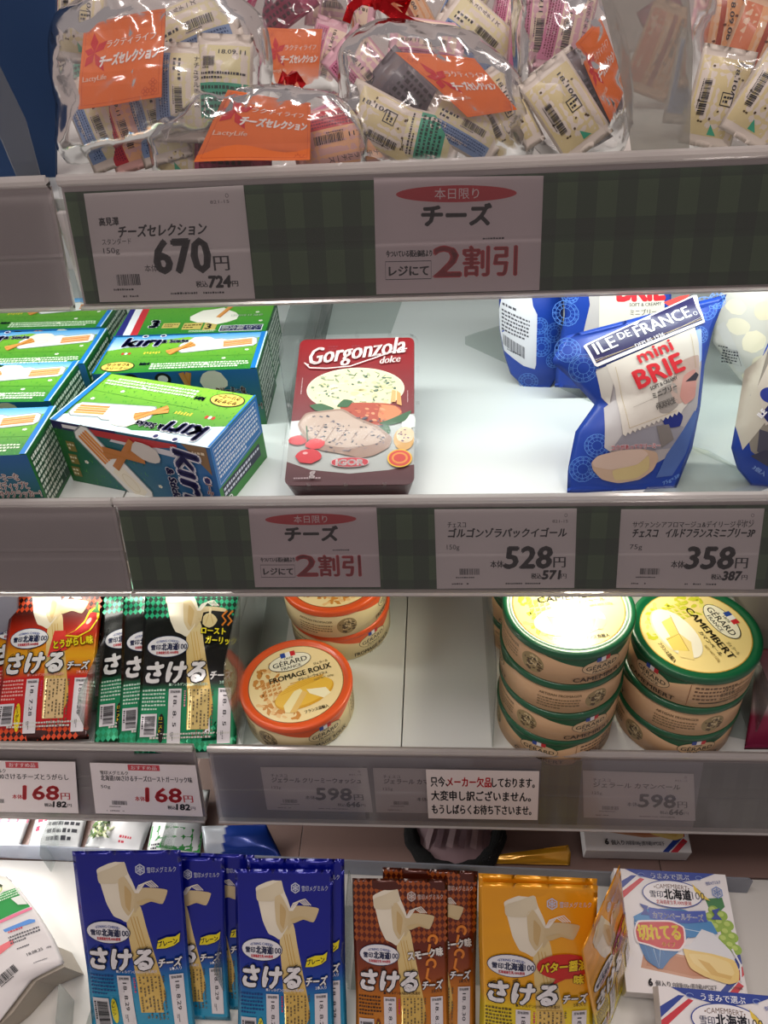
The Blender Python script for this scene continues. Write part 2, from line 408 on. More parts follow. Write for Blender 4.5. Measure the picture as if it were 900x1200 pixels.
# ------------------------------------------------------------------ the display case
F1, F2, F3, F4 = 0.235, 0.0237, -0.270, -0.450
T15 = rad(15); FD = np.array([0, -math.sin(T15), -math.cos(T15)]); FN = np.array([0, -math.cos(T15), math.sin(T15)])
X0, X1 = -0.95, 0.75
white_shelf = mat('white_enamel_shelf', '#dfe3e0', rough=.32, coat=.2, bump=('noise', 60, .04, .001))
grey_metal = mat('grey_metal', '#b9b3b1', rough=.42, metal=.25)
rail_metal = mat('rail_channel', '#b3aaa9', rough=.5)
dark_gap = mat('dark_gap', '#3a3a38', rough=.8)
b = box('wall_back', (X0, 0.50, -0.47), (X1, 0.52, 0.75), mat('case_back_wall', '#cfc6c4', rough=.5)); tag(b, kind='structure')
b = box('wall_left', (X0 - .02, -.35, -0.47), (X0, 0.52, 0.75), mat('case_side_wall', '#c6bdbb', rough=.5)); tag(b, kind='structure')
b = box('wall_right', (X1, -.35, -0.47), (X1 + .02, 0.52, 0.75), mat('case_side_wall', '#c6bdbb', rough=.5)); tag(b, kind='structure')
def shelf(name, z, yf, label, seams, m_=None):
    r = empty(name, (0, yf, z)); tag(r, label, 'shelf')
    xs = [X0 + .005] + seams + [X1 - .005]
    for i in range(len(xs) - 1):
        box('panel', (xs[i] + (.0006 if i else 0), 0, -.014), (xs[i + 1] - (.0006 if i < len(xs) - 2 else 0), .498 - yf, 0), m_ or white_shelf, r, bev=.0006)
    box('seam_backing', (X0 + .01, .004, -.0155), (X1 - .01, .49 - yf, -.0145), dark_gap, r)
    return r
s1 = shelf('shelf', F1, .103, 'top white shelf under the bags with orange cards', [-.30, .31])
s2 = shelf('shelf', F2, .016, 'second white shelf under the green stick cheese boxes', [-.30, .62])
s3 = shelf('shelf', F3, -.004, 'third white shelf under the round cheese boxes', [-.2815, -.0885, .10, .31])
for r, yb, segs in ((s1, .103, ((-.62, .53),)), (s2, .125, ((-.59, -.25), (.005, .165))), (s3, .03, ((-.88, -.37),))):
    for a_, b_ in segs:
        yy = {.103: .122, .125: .125, .03: .02}[yb] - r.location.y
        box('lamp_housing', (a_ - .01, yy - .016, -.0155 - .012), (b_ + .01, yy + .016, -.016), grey_metal, r, bev=.002)
# bottom tier: white deck in front, brown boards behind
d4 = empty('bottom_deck', (0, -.32, F4)); tag(d4, 'white bottom deck under the standing cheese packs', 'shelf')
box('panel', (X0, 0, -.012), (X1, .288, 0), mat('white_deck', '#d4d2cc', rough=.4), d4, bev=.001)
br = empty('rear_deck', (0, -.030, F4)); tag(br, 'brown boarded rear deck behind the clear strip', 'deck')
brown = mat('brown_boards', '#8a7068', rough=.4, bump=('noise', 300, .1, .0008))
for i, (a_, b_) in enumerate(((X0, -.52), (-.52, -.21), (-.21, .185), (.185, .40), (.40, X1))):
    box('board', (a_ + .0004, 0, -.012), (b_ - .0004, .55, 0), brown, br, bev=.0004)

GING = ('#1f3a22', '#2c4b2c', '#48653f')
def gingham(x0, x1, h, phase=0.0, per=16.5, tone=GING, hper=33):
    A = Art(); W = (x1 - x0) * 1000; A.rect(0, 0, W, h, tone[0], 0)
    x = -phase
    cols = []
    while x < W:
        a_, b_ = max(0, x), min(W, x + per * .5)
        if b_ > a_: cols.append((a_, b_)); A.rect(a_, 0, b_, h, tone[1], 1)
        x += per
    for (c0, c1) in ((.12, .42), (.62, .92)):
        A.rect(0, h * c0, W, h * c1, tone[1], 1)
        for a_, b_ in cols: A.rect(a_, h * c0, b_, h * c1, tone[2], 2)
    return A
card_back = mat('card_stock', '#c9bfbd', rough=.7)
class Rail:
    def __init__(s, P, h): s.P = np.array(P, float); s.h = h
    def pt(s, x, t, d=0): return np.array([x, s.P[1], s.P[2]]) + FD * t + FN * d
    def segment(s, x0, x1, label, ridge=.55, rh=.0006, cover=True, hazy=False, lipr=.004, overhang=.008):
        """one length of rail: back channel, clear front, rounded top lip, bottom lip"""
        r = empty('price_rail', s.pt((x0 + x1) / 2, 0)); tag(r, label, 'price rail'); a_, b_ = x0 - (x0 + x1) / 2, x1 - (x0 + x1) / 2
        def pr(pts): return [(float(FD[1] * t + FN[1] * d), float(FD[2] * t + FN[2] * d)) for t, d in pts]
        h = s.h
        extrude_x('back_channel', pr([(-.004, -.0005), (h * ridge - .002, -.0005), (h * ridge, rh), (h * ridge + .002, -.0005), (h + .003, -.0005), (h + .003, -.004), (-.004, -.004)]), a_, b_, rail_metal, r)
        extrude_x('bottom_lip', pr([(h + .001, -.003), (h + .001, .0052), (h + .0025, .0062), (h + .004, .0052), (h + .0045, -.003)]), a_, b_, film('lip_plastic', body=.6, gloss=.1, bodycol='#efe9e5'), r)
        lm = film('lip_plastic', body=.6, gloss=.1, bodycol='#efe9e5')
        lp = [(-.0035 + lipr * math.sin(q) - .004, .0015 + lipr * math.cos(q)) for q in [i * math.pi / 5 for i in range(-2, 7)]]
        extrude_x('top_lip', pr(lp + [(-.001, -.002)]), a_, b_, lm, r, smooth=False)
        if cover:
            cm = film('hazy_rail_cover', tint='#ececec', body=.3, gloss=.14, boost=.8, bodycol='#cac4c6', base=.05) if hazy else film('clear_rail_cover', tint='#efefef', body=.07, gloss=.16, boost=.8, bodycol='#c9c0c0', base=.035)
            extrude_x('clear_front', pr([(-.003, .0047), (h * .5 - .0012, .0047), (h * .5, .0050), (h * .5 + .0012, .0047), (h + .001, .0047)]), a_, b_, cm, r, closed=False, smooth=False)
        return r
    def strip(s, x0, x1, A, label, t0=0.0, h=None, d=.0006, name='backing_strip', cat='strip'):
        h = h or s.h; r = empty(name, s.pt(x0, h)); tag(r, label, cat)
        e = np.array([1., 0, 0]); up = -FD
        W = (x1 - x0)
        V = []
        for dd in (.0001, d - .00012):
            for (x, t) in ((0, 0), (W, 0), (W, h - t0), (0, h - t0)): V.append(e * x + up * t + FN * dd)
        mesh_obj('sheet', V, [(0, 3, 2, 1), (4, 5, 6, 7), (0, 1, 5, 4), (1, 2, 6, 5), (2, 3, 7, 6), (3, 0, 4, 7)], card_back, r)
        A.build('print', plane_fn(FN * (d - .0001), e, up), CARD(), r, eps=.00003)
        return r
    def card(s, corners, A, label, size, d=.0015, name='price_card', dd=.0003):
        """corners = photograph pixels TL TR BR BL on the rail face; art authored in size (w,h) mm from bottom left"""
        Q = [onplane(x, y, s.pt(0, 0, d), FN) for x, y in corners]
        O = Q[3]; fr = [((q - O)[0] * 1000, float((q - O) @ -FD) * 1000) for q in Q]
        H = homog([(0, size[1]), (size[0], size[1]), (size[0], 0), (0, 0)], fr)
        r = empty(name, O); tag(r, label, 'price card' if name == 'price_card' else 'sign')
        up = -FD; e = np.array([1., 0, 0]); V = []
        for k in (-dd, -.00002):
            for (x, y) in (fr[3], fr[2], fr[1], fr[0]): V.append(e * x * .001 + up * y * .001 + FN * k)
        mesh_obj('card_sheet', V, [(0, 3, 2, 1), (4, 5, 6, 7), (0, 1, 5, 4), (1, 2, 6, 5), (2, 3, 7, 6), (3, 0, 4, 7)], mat('card_paper', '#e2d8d7', rough=.65), r)
        A.xform(H); A.build('printed_text', plane_fn((0, 0, 0), e, up), CARD(), r, eps=.00004)
        return r
R1 = Rail((0, .0964, .2412), .0750); R2 = Rail((0, .0085, .0317), .0700); R3 = Rail((0, -.0116, -.262), .084)
R1.segment(-.93, -.3115, 'empty clear price rail at the left end of the top shelf', ridge=.56)
R1.segment(-.3035, .72, 'long clear price rail along the front of the top shelf', ridge=.62, rh=-.0006)
R2.segment(-.93, -.2965, 'empty clear price rail below the front green boxes on the second shelf', ridge=.5)
R2.segment(-.2945, .72, 'long clear price rail along the front of the second shelf', ridge=.5, rh=-.0006)
R3.segment(-.93, -.2915, 'clear price rail below the red and green string cheese packs', ridge=.4, cover=True)
R3.segment(-.2765, .72, 'clear price rail below the round cheese boxes on the third shelf', ridge=.45, rh=-.0006, hazy=True)
box('rail_bracket', (-.312, .095, .17), (-.302, .1005, .228), mat('bracket_white', '#e3dedb', rough=.4), bev=.001)
tag(bpy.data.objects['rail_bracket'], 'short white bracket in the gap between the two top rails', 'bracket')
R1.strip(-.3015, .71, gingham(-.3015, .71, 75, 5, per=26), 'dark green gingham strip in the top rail')
R2.strip(-.2935, .71, gingham(-.2935, .71, 70, 3, per=24), 'dark green gingham strip in the second rail')
R3.strip(.196, .71, gingham(.196, .71, 82, 3, per=24, tone=('#2c3530', '#39423c', '#4a534c')), 'dark green gingham strip at the right end of the third rail', t0=.010)
R3.strip(.046, .084, gingham(.046, .084, 82, 3, per=20, tone=('#4b4a12', '#5c5a1a', '#6a6828')), 'olive gingham piece between the notice and the last price card', t0=.010)
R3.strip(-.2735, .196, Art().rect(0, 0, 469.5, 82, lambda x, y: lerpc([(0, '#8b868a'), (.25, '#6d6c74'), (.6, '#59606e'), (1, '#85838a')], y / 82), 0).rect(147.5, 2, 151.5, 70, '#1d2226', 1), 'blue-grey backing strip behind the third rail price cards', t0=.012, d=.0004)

K = '#26262b'; RED = '#c8242e'
def card_price(S, maker, name, size_, price, tax, w=163, h=95, hon=True, red=False, top=None, mx=None, code='821-15', unit='10g 当たり 本体 44.7円', layout=0, hazed=False, grams=True):
    A = Art(); k = K if not hazed else '#4c484e'; pc = RED if red else k
    if not red: A.text(code, w * .80, h * .84, 5.5, '#5b5055', w=w * .13, bold=0)
    A.ring(w * .90, h * .91, 1.4, 1.8, .5, '#5b5055', 2)
    return A, k, pc
def yen_card_a():   # 670
    A = Art(); w, h = 190, 124
    A.text('高見澤', 14, 88, 10, K, w=24, bold=.03)
    A.text('チーズセレクション', 35, 74, 15, K, w=106, shear=.18, bold=.035)
    A.text('スタンダード', 14, 66, 8, K, w=36, bold=.0); A.text('150g', 14, 56, 9, K, w=20, bold=0)
    A.text('本体', 62, 34, 9, K, w=16, bold=.01)
    A.text('670', 76, 32, 53, K, w=66, bold=.04)
    A.text('円', 146, 34, 19, K, w=18, bold=.02)
    A.text('税込', 122, 15, 7.5, K, w=14, bold=.03); A.text('724', 137, 14, 18, K, w=26, shear=.1, bold=.05); A.text('円', 165, 15, 7, K, w=7, bold=.03)
    A.text('821-15', 150, 106, 5, '#6b5f63', w=22, bold=0); A.ring(170, 114, 1.6, 2, .5, K, 2)
    A.barcode(22, 17, 58, 33, 2, 3, bg=None, digits=False); A.fine(20, 12, 62, 16, K, 1, 2, 4); A.fine(20, 4, 60, 8, '#55494d', 1, 2, 5, density=.7); A.fine(90, 6, 172, 10, K, 1, 2, 6, density=.8)
    return A, (w, h)
def price_card(maker, name, gram, price, tax, w, h, seed, sizes=None, red=False, hazed=False, rec=False, my=None):
    A = Art(); k = '#4a474d' if hazed else K; pc = RED if red else k  # paler ink stands for the haze of the rail cover in front
    A.text(maker, w * .09, h * .78, h * .085, k, w=None if not my else my, bold=.02)
    nw = sizes[0] if sizes else w * .84
    A.text(name, w * .09, h * .66, h * .125, k, w=nw, shear=.16 if not red else 0, bold=.035 if not red else .02)
    if gram: A.text(gram, w * .08, h * .505, h * .085, k, w=w * .09, bold=.01)
    A.text('本体', w * .39, h * .275, h * .10, pc, w=w * .095, bold=.025)
    A.text(price, w * .49, h * .265, h * .385, pc, w=w * .33, shear=.12, bold=.04)
    A.text('円', w * .845, h * .28, h * .155, pc, w=w * .085, bold=.025)
    A.text('税込', w * .685, h * .13, h * .075, k, w=w * .075, bold=.03); A.text(tax, w * .765, h * .12, h * .155, k, w=w * .125, shear=.12, bold=.05); A.text('円', w * .90, h * .13, h * .07, k, w=w * .04, bold=.02)
    if rec: A.rect(w * .36, h * .87, w * .66, h * .985, '#c03a44', 1).text('おすすめ品', w * .39, h * .895, h * .085, '#efe0e0', 2, w=w * .24, bold=.02)
    else: A.text('821-15', w * .83, h * .83, h * .05, '#55494d', w=w * .11, bold=0); A.ring(w * .925, h * .92, w * .009, h * .02, .4, k, 2)
    A.barcode(w * .15, h * .17, w * .33, h * .27, 2, seed, bg=None, digits=False, col=k); A.fine(w * .14, h * .13, w * .34, h * .16, k, 1, 2, seed)
    A.fine(w * .11, h * .045, w * .30, h * .08, '#55494d', 1, 2, seed + 1, density=.7)
    if not red: A.fine(w * .5, h * .045, w * .92, h * .08, k, 1, 2, seed + 2, density=.85)
    return A
def sale_card():
    A = Art(); w, h = 190, 140
    A.rect(0, 0, w, h, '#d6c6c8', 0)
    A.ell(92, 120, 68, 10, '#c01c2a', 1, n=40); A.text('本日限り', 92, 115, 14, '#ead9da', 2, w=50, an='c', bold=.01)
    A.text('チーズ', 92, 84, 28, '#1e1e22', 2, w=78, an='c', bold=.045)
    A.text('2', 66, 20, 54, '#c8303a', 2, w=31, bold=.03); A.text('割引', 100, 23, 40, '#c8303a', 2, w=62, bold=.03)
    A.text('今ついている税込価格より', 12, 46, 9, '#222226', 2, w=52, bold=.03)
    A.line([(11, 18), (63, 18), (63, 40), (11, 40)], 1, '#333338', 1, closed=True); A.text('レジにて', 15, 23, 14, '#1e1e22', 2, w=45, bold=.04)
    A.fine(122, 64, 162, 68, '#333338', 1, 2, 8)
    return A, (w, h)
A_, sz = yen_card_a()
R1.card([(98, 227), (285, 217), (299, 350), (117, 354)], A_, 'price card reading 670 yen in the top rail', sz)
A_, sz = sale_card()
R1.card([(438, 208), (637, 206), (632, 340), (441, 345)], A_, 'twenty percent off sale card with red oval in the top rail', sz, name='sale_card')
A_, sz = sale_card()
R2.card([(291, 596), (441, 594), (446, 688), (299, 688)], A_, 'smaller twenty percent off sale card in the second rail', sz, name='sale_card')
R2.card([(509, 597), (676, 596), (673, 689), (512, 690)], price_card('チェスコ', 'ゴルゴンゾラパックイゴール', '150g', '528', '571', 163, 95, 11, my=21), 'white price card in the second rail between the sale card and the rightmost card', (163, 95))
A_ = price_card('サヴァンシアフロマージュ&デイリージャポン', 'チェスコ　イルドフランスミニブリー3P', '75g', '358', '387', 163, 95, 12, sizes=(140,), my=138)
R2.card([(728, 597), (896, 596), (884, 691), (722, 689)], A_, 'rightmost white price card in the second rail, below the askew blue pouch', (163, 95))
R3.card([(-40, 891), (88, 893), (92, 953), (-32, 951)], price_card('雪印メグミルク', '北海道100さけるチーズとうがらし', '50g', '168', '182', 128, 58, 13, red=True, rec=True, my=34), 'price card reading 168 yen in red below the red chilli packs', (128, 58), d=.0068)
R3.card([(105, 894), (229, 897), (238, 957), (112, 953)], price_card('雪印メグミルク', '北海道100さけるチーズローストガーリック味', '50g', '168', '182', 128, 60, 14, red=True, rec=True, sizes=(110,), my=34), 'price card reading 168 yen in red below the green garlic packs', (128, 60), d=.0068)
R3.card([(305, 899), (430, 900), (437, 952), (313, 949)], price_card('チェスコ', 'ジェラール クリーミーウォッシュ', '125g', '598', '646', 128, 52, 15, hazed=True, my=20), 'hazy price card reading 598 yen below the orange-rimmed box', (128, 52), d=.0018)
R3.card([(437, 900), (562, 902), (566, 954), (441, 952)], price_card('チェスコ', 'ジェラール カマンベール', '125g', '598', '646', 128, 52, 16, hazed=True, sizes=(84,), my=20), 'hazy price card half hidden behind the out-of-stock notice', (128, 52), d=.0018)
R3.card([(683, 903), (813, 907), (815, 962), (684, 958)], price_card('チェスコ', 'ジェラール カマンベール', '125g', '598', '646', 128, 52, 17, hazed=True, sizes=(100,), my=20), 'hazy price card reading 598 yen below the green-rimmed stacks', (128, 52), d=.0018)
A_ = Art(); A_.rect(0, 0, 132, 60, '#d5cac6', 0)
A_.text('只今、', 5, 41, 13, K, 2, w=20, bold=.03); A_.text('メーカー欠品', 24, 41, 13, RED, 2, w=52, bold=.03); A_.text('しております。', 77, 41, 13, K, 2, w=50, bold=.03)
A_.text('大変申し訳ございません。', 5, 24, 13, K, 2, w=118, bold=.03); A_.text('もうしばらくお待ち下さいませ。', 5, 7, 13, K, 2, w=119, bold=.03)
R3.card([(499, 902), (632, 904), (630, 961), (502, 959)], A_, 'out-of-stock notice card with one phrase in red', (132, 60), d=.0066, name='notice_card')
# ------------------------------------------------------------------ string cheese packs (100 x 180 mm)
B2LOC, B2L, K2LOC, K2L = (-.1955, -.2015, F4 + .003), 38, (-.087, -.1965, F4 + .003), 36
def snow_logo(A, x, y, r, col, L=3):
    A.line([(x + r * math.cos(rad(a)), y + r * math.sin(rad(a))) for a in range(30, 390, 60)], r * .22, col, L, closed=True)
    for a in range(30, 390, 60):
        c, d = math.cos(rad(a)), math.sin(rad(a)); A.line([(x, y), (x + r * .8 * c, y + r * .8 * d)], r * .16, col, L)
        for q in (-50, 50):
            c2, d2 = math.cos(rad(a + q)), math.sin(rad(a + q)); A.line([(x + r * .35 * c, y + r * .35 * d), (x + r * .35 * c + r * .3 * c2, y + r * .35 * d + r * .3 * d2)], r * .12, col, L)
def T_(pts): return [(x, 180 - t) for x, t in pts]
def string_art(kind):
    A = Art()
    checks = {'garlic': ('#0a2f20', '#18a070'), 'red': ('#2a0f0a', '#d8481a'), 'brown': ('#4a1c0c', '#a4501c'), 'yellow': None, 'blue': None}[kind]
    if checks:
        n = 18; s = 100 / n
        def diamonds(y0, y1, c):
            y = y0
            while y < y1:
                for i in range(n):
                    x = (i + .5) * s
                    A.poly([(x, min(y + s * .62, 180)), (x - s / 2, y), (x, max(y - s * .62, .2)), (x + s / 2, y)], c, .3)
                y += s * 1.24
        diamonds(138 if kind != 'brown' else 120, 177.5, checks[1]); diamonds(4, 12 if kind != 'brown' else 3, checks[1] if kind != 'brown' else '#c87a22')
    # the torn stick of cheese
    cr = lambda x, y: lerpc([(0, '#d9b552'), (.45, '#e2c98c'), (.75, '#ece0bf'), (1, '#f2ead6')], y / 180)
    A.spoly(T_([(45, 58), (60, 48), (64, 72), (70, 102), (75, 128), (76, 140), (71, 151), (62, 155), (54, 151), (50, 130), (48, 100)]), lambda x, y: lerpc([(0, '#d9a93c'), (.4, '#e0c070'), (1, '#e6d3a0')], (y - 25) / 110), 1)
    A.spoly(T_([(20, 17), (32, 12), (47, 9), (50, 20), (54, 28), (57, 36), (56, 50), (46, 66), (40, 62), (34, 60), (28, 48), (24, 32)]), lambda x, y: lerpc([(0, '#f0e8d2'), (.6, '#e4d8b8'), (1, '#c9b384')], (x - 18) / 40), 1.5)
    A.spoly(T_([(34, 16), (47, 10), (50, 22), (44, 24), (40, 30), (22, 30), (21, 20)]), '#ded2b4', 2)
    A.spoly(T_([(40, 26), (46, 22), (56, 38), (54, 52), (48, 60), (42, 50)]), '#d9c59a', 2)
    A.spoly(T_([(46, 30), (53, 38), (50, 56), (46, 50)]), '#cdb078', 2.2)
    A.spoly(T_([(54, 38), (64, 33), (76, 34), (87, 36), (81, 50), (70, 46), (60, 48), (54, 58)]), lambda x, y: lerpc([(0, '#d4c094'), (.3, '#ece2ca'), (1, '#efe7d4')], (x - 54) / 30), 2)
    A.spoly(T_([(56, 46), (68, 43), (80, 48), (70, 46), (60, 50)]), '#d2bb88', 2.3)
    for k in range(4):
        A.line(T_([(56 + k, 38), (60 + 2 * k, 31 - k * .8), (66 + 2 * k, 29 - k * .7), (72 + 2 * k, 33)]), .9, '#f3ecdd', 2.5)
    for k in range(3): A.line(T_([(50 + 3 * k, 60), (56 + 3 * k, 90), (60 + 4 * k, 130)]), .5, '#c79a3a', 1.6)
    # maker's mark
    lc = '#c9cfe2' if kind in ('blue', 'yellow') else '#d8c8c0'
    snow_logo(A, 62, 163, 4.6, lc); A.text('雪印メグミルク', 68.5, 160.5, 5.6, lc, w=27, bold=.01)
    # oval
    A.ell(27, 105, 21.5, 11.2, '#20305a', 3); A.ell(27, 105, 20.8, 10.5, '#eeeef2', 3.4)
    A.text('•STRING CHEESE•', 27, 109.6, 3.4, '#2c4a98', 4, w=24, an='c', curve=1.4)
    A.text('雪印', 10, 102, 6, '#20284e', 4, w=10, bold=.03); A.text('北海道', 21, 101.6, 8, '#20284e', 4, w=17, bold=.04); A.text('100', 38.5, 101.8, 8, '#20284e', 4, w=8.5, bold=.02)
    A.text('北海道産生乳100%使用', 27, 97.4, 3.2, '#cc2838', 4, w=23, an='c', bold=.03)
    # big lettering
    A.text('さける', 6, 70, 23.5, '#f1eff0', 5, w=60, shear=.14, bold=.05, out=[(.05, '#15151b')])
    A.text('チーズ', 72, 71, 10, '#f1eff0', 6, w=21, shear=.16, bold=.04, out=[(.06, '#15151b')])
    for q in ((8, 87), (28, 91), (59, 89)): A.line([q, (q[0] + 5, q[1] + 2.6)], .7, '#15151b', 7); A.line([(q[0], q[1] - 1.4), (q[0] + 5, q[1] + .6)], .5, '#15151b', 7)
    if kind == 'blue':
        A.poly([(71, 88), (73, 97), (82, 100), (90, 100), (95, 103), (94, 94), (88, 90), (80, 88), (74, 89)], '#20305a', 3.6); A.poly([(72, 88.8), (74, 96.5), (82, 99.2), (90, 99.3), (94.4, 102), (93, 94), (88, 90.8), (80, 88.8)], '#f2e020', 4)
        A.text('プレーン', 74, 90.6, 6.2, '#1b1b20', 5, w=18, rot=8, bold=.03)
    if kind == 'garlic':
        A.poly([(60, 128), (62, 140), (72, 142), (90, 140), (97, 130), (98, 100), (80, 100), (76, 116), (66, 122)], '#101410', 2.6)
        A.blob(69, 132, 7.5, 7.5, '#e2cf98', 3, n=12, j=.12); A.line([(69, 138), (69.5, 145)], 2.2, '#e8dcb4', 3.1); A.line([(65, 128), (68, 138)], .5, '#b89a58', 3.2); A.line([(73, 128), (70, 138)], .5, '#b89a58', 3.2)
        for q in (0, 6): A.line([(82 + q, 126), (86 + q, 131), (82 + q, 136), (87 + q, 142)], 2, '#d87a20', 3)
        A.text('ロースト', 61, 118, 8, '#f3e42a', 5, w=25, rot=-3, bold=.04, out=[(.05, '#2a2410')]); A.text('ガーリック', 66, 108, 8.5, '#f3e42a', 5, w=31, rot=-4, bold=.04, out=[(.05, '#2a2410')])
    if kind == 'red':
        A.poly([(66, 106), (76, 112), (84, 122), (88, 134), (98, 140), (99, 126), (92, 112), (80, 104)], '#f2d818', 3); A.poly([(68, 107), (77, 112), (85, 120), (89, 131), (96, 133), (97, 124), (90, 112), (80, 106)], '#c01a18', 3.4)
        A.poly([(90, 132), (94, 136), (95, 144), (97, 143), (97, 136), (99, 131)], '#2f7a2a', 3.8); A.ell(89, 122, 2, 4, '#f3b8a8', 3.8, rot=-30)
        A.text('とうがらし味', 56, 93, 9.5, '#f3e020', 5, w=40, rot=8, bold=.05, out=[(.05, '#5a1008')]); A.poly([(50, 84), (54, 112), (66, 112), (70, 92)], '#dd3a30', 2.4)
    if kind == 'brown':
        for q in ((84, 112), (82, 88)):
            A.ring(q[0], q[1] + 8, 4.5, 4.5, 2.6, '#e88a30', 3, a0=-60, a1=200, n=14); A.line([(q[0] - 3, q[1] + 4), (q[0] - 5, q[1] - 6), (q[0] - 1, q[1] - 10)], 2.6, '#e88a30', 3)
        A.text('スモーク味', 58, 101, 9.5, '#f1eee8', 5, w=37, rot=6, bold=.05, out=[(.05, '#3a1608')])
    if kind == 'yellow':
        A.ell(73, 106, 24, 12, '#cc2418', 3); A.poly([(68, 98), (62, 88), (80, 97)], '#cc2418', 3)
        A.text('バター醤油', 52, 101, 10.5, '#f3d820', 5, w=41, rot=4, shear=.1, bold=.04, out=[(.06, '#7a1408')]); A.text('味', 82, 90, 9.5, '#f3d820', 5, bold=.05, out=[(.05, '#5a1008')])
    # small print block
    dk = {'blue': '#123c80', 'garlic': '#c8ecd8', 'red': '#f0b0a8', 'brown': '#3a1c0c', 'yellow': '#5a4a10'}[kind]
    A.text('■アレルゲン(27品目中):乳成分', 31, 65, 3.4, dk if kind != 'blue' else '#e8e8f2', 3, w=39)
    A.text('2本入り', 82, 66.5, 3.8, '#f2f2f2' if kind == 'blue' else dk, 3, w=11)
    A.fine(4, 41, 28, 63, dk, 6, 2, 21, fill=.5)
    for x0, x1 in ((31, 44), (81, 94)):
        A.rect(x0, 8, x1, 62, '#e6e2e6', 2.5); A.text('賞味期限', x0 + 1.5, 58, 3, '#55555c', 3.5, w=10)
        dt = {'blue': '18. 8.29', 'garlic': '18. 8. 5', 'red': '18. 7.28', 'brown': '18. 8.30', 'yellow': '18. 9. 6'}[kind]
        A.text(dt, x0 + 5, 55, 5.2, '#2a2a30', 3.5, rot=-90, w=30, bold=.01); A.fine(x0 + 3, 12, x0 + 6, 20, '#55555c', 2, 3.5, 5, vertical=True)
    A.fine(46, 30, 49, 60, '#d2346a' if kind != 'garlic' else '#e89ab0', 1, 2.5, 31, vertical=True, fill=.6)
    A.rect(50, 22, 72, 62, {'garlic': '#dcc27a', 'red': '#e8c890', 'yellow': '#e4bd62'}.get(kind, '#dcb85e'), 1.7)
    A.fine(51, 14, 77, 61, '#6a5c40', 7, 3, 37, vertical=True, fill=.42, density=.8)
    if kind in ('garlic', 'red'): A.fine(14, 13, 95, 20, '#d9d9d0', 2, 3, 38)
    A.barcode(4, 3 if kind not in ('garlic', 'red') else 16, 20, 38, 3, 5, vert=True, bg='#dddbe0')
    A.ell(24.5, 24, 3.2, 14, {'blue': '#e8dc28', 'garlic': '#14140c', 'red': '#f0d818', 'brown': '#6a1a10', 'yellow': '#b83018'}[kind], 3)
    A.vtext({'blue': 'プレーン', 'garlic': 'ロースト', 'red': 'とうがら', 'brown': 'スモーク', 'yellow': 'バター醤'}[kind], 22.6, 36, 3.9, '#222' + '228' if kind in ('blue',) else ('#f0e020' if kind != 'red' else '#302008'), 4)
    return A
BG = {'blue': [(0, '#1c9cc4'), (.28, '#1a8cbc'), (.40, '#1444a4'), (.55, '#0c1c92'), (1, '#0a1488')],
      'garlic': [(0, '#0d8a58'), (.34, '#0f8a5a'), (.36, '#10100e'), (.74, '#0d1210'), (.80, '#0b3020'), (1, '#0b3a28')],
      'red': [(0, '#3a100a'), (.07, '#3a100a'), (.09, '#c8141c'), (.36, '#d21c1c'), (.40, '#e8801c'), (.48, '#ecb020'), (.6, '#d03018'), (.72, '#5a1408'), (.8, '#34100a'), (1, '#34100a')],
      'brown': [(0, '#cf8620'), (.34, '#c47418'), (.45, '#94441a'), (.62, '#6a2410'), (1, '#4c1c0e')],
      'yellow': [(0, '#e9d81c'), (.34, '#ecd01a'), (.42, '#f0ac18'), (1, '#eda016')]}
def string_pack(kind, label, group, loc=(0, 0, 0), yaw=0, lean=0, roll=0, T=4.5, seed=0):
    fr = Lean((0, 0, 0), 0, 0, 0)
    r = empty('string_cheese_pack', loc); tag(r, label, 'cheese pack', group)
    P = Pouch(fr, [(-50, 0), (-48.5, 60), (-50, 120), (-50, 180)], [(50, 0), (49, 70), (49.5, 120), (50, 180)], T=T, seed=seed, crink=.55, seal=.055)
    P.body('pouch', FOIL(), r, lambda x, y: lerpc(BG[kind], y / 180))
    A = string_art(kind); A.xform(lambda x, y: ((x - 50) * .985, y))
    A.build('front_print', lambda x, y, d: P.fn(x, y, d), FOIL(), r, grid=4.5, eps=.00009, smooth=True, clip=(-49.4, .3, 49.4, 179.7))
    set_pose(r, loc, yaw, lean, roll)
    return r
def set_pose(r, loc, yaw, lean, roll=0):
    r.location = [float(x) for x in loc]
    r.rotation_euler = (Matrix.Rotation(rad(yaw), 3, 'Z') @ Matrix.Rotation(rad(-lean), 3, 'X') @ Matrix.Rotation(rad(roll), 3, 'Y')).to_euler()
def redup(o, label, loc, yaw, lean, roll=0):
    c = dup(o, label=label); set_pose(c, loc, yaw, lean, roll); return c

G3 = 'string cheese packs on the third shelf'; G4 = 'string cheese packs standing on the bottom deck'
gp = string_pack('garlic', 'green and black garlic string cheese pack in front, fully in view', G3, (-.302, -.0092, F3 + .004), 15, 58.6, 10.1)
redup(gp, 'green garlic string cheese pack directly behind the front one, showing only its left edge', (-.322, -.002, F3 + .008), 3, 61, -3)
redup(gp, 'green garlic string cheese pack third from the front, its left side in view', (-.347, .003, F3 + .009), 2, 64.5, -5)
redup(gp, 'dark-edged garlic string cheese pack at the back left of the green packs', (-.366, .042, F3 + .010), -10, 66, -17)
rp = string_pack('red', 'red and orange chilli string cheese pack with date strips, front of the left pile', G3, (-.4545, .0003, F3 + .006), 6, 62, 2, T=6.5, seed=3)
redup(rp, 'red chilli string cheese pack half hidden behind the front red one', (-.474, .012, F3 + .010), 1, 66, -4)
bp = string_pack('blue', 'blue plain string cheese pack, leftmost on the bottom deck', G4, (-.3345, -.1885, F4 + .004), 3, 29, 1, T=5, seed=5)
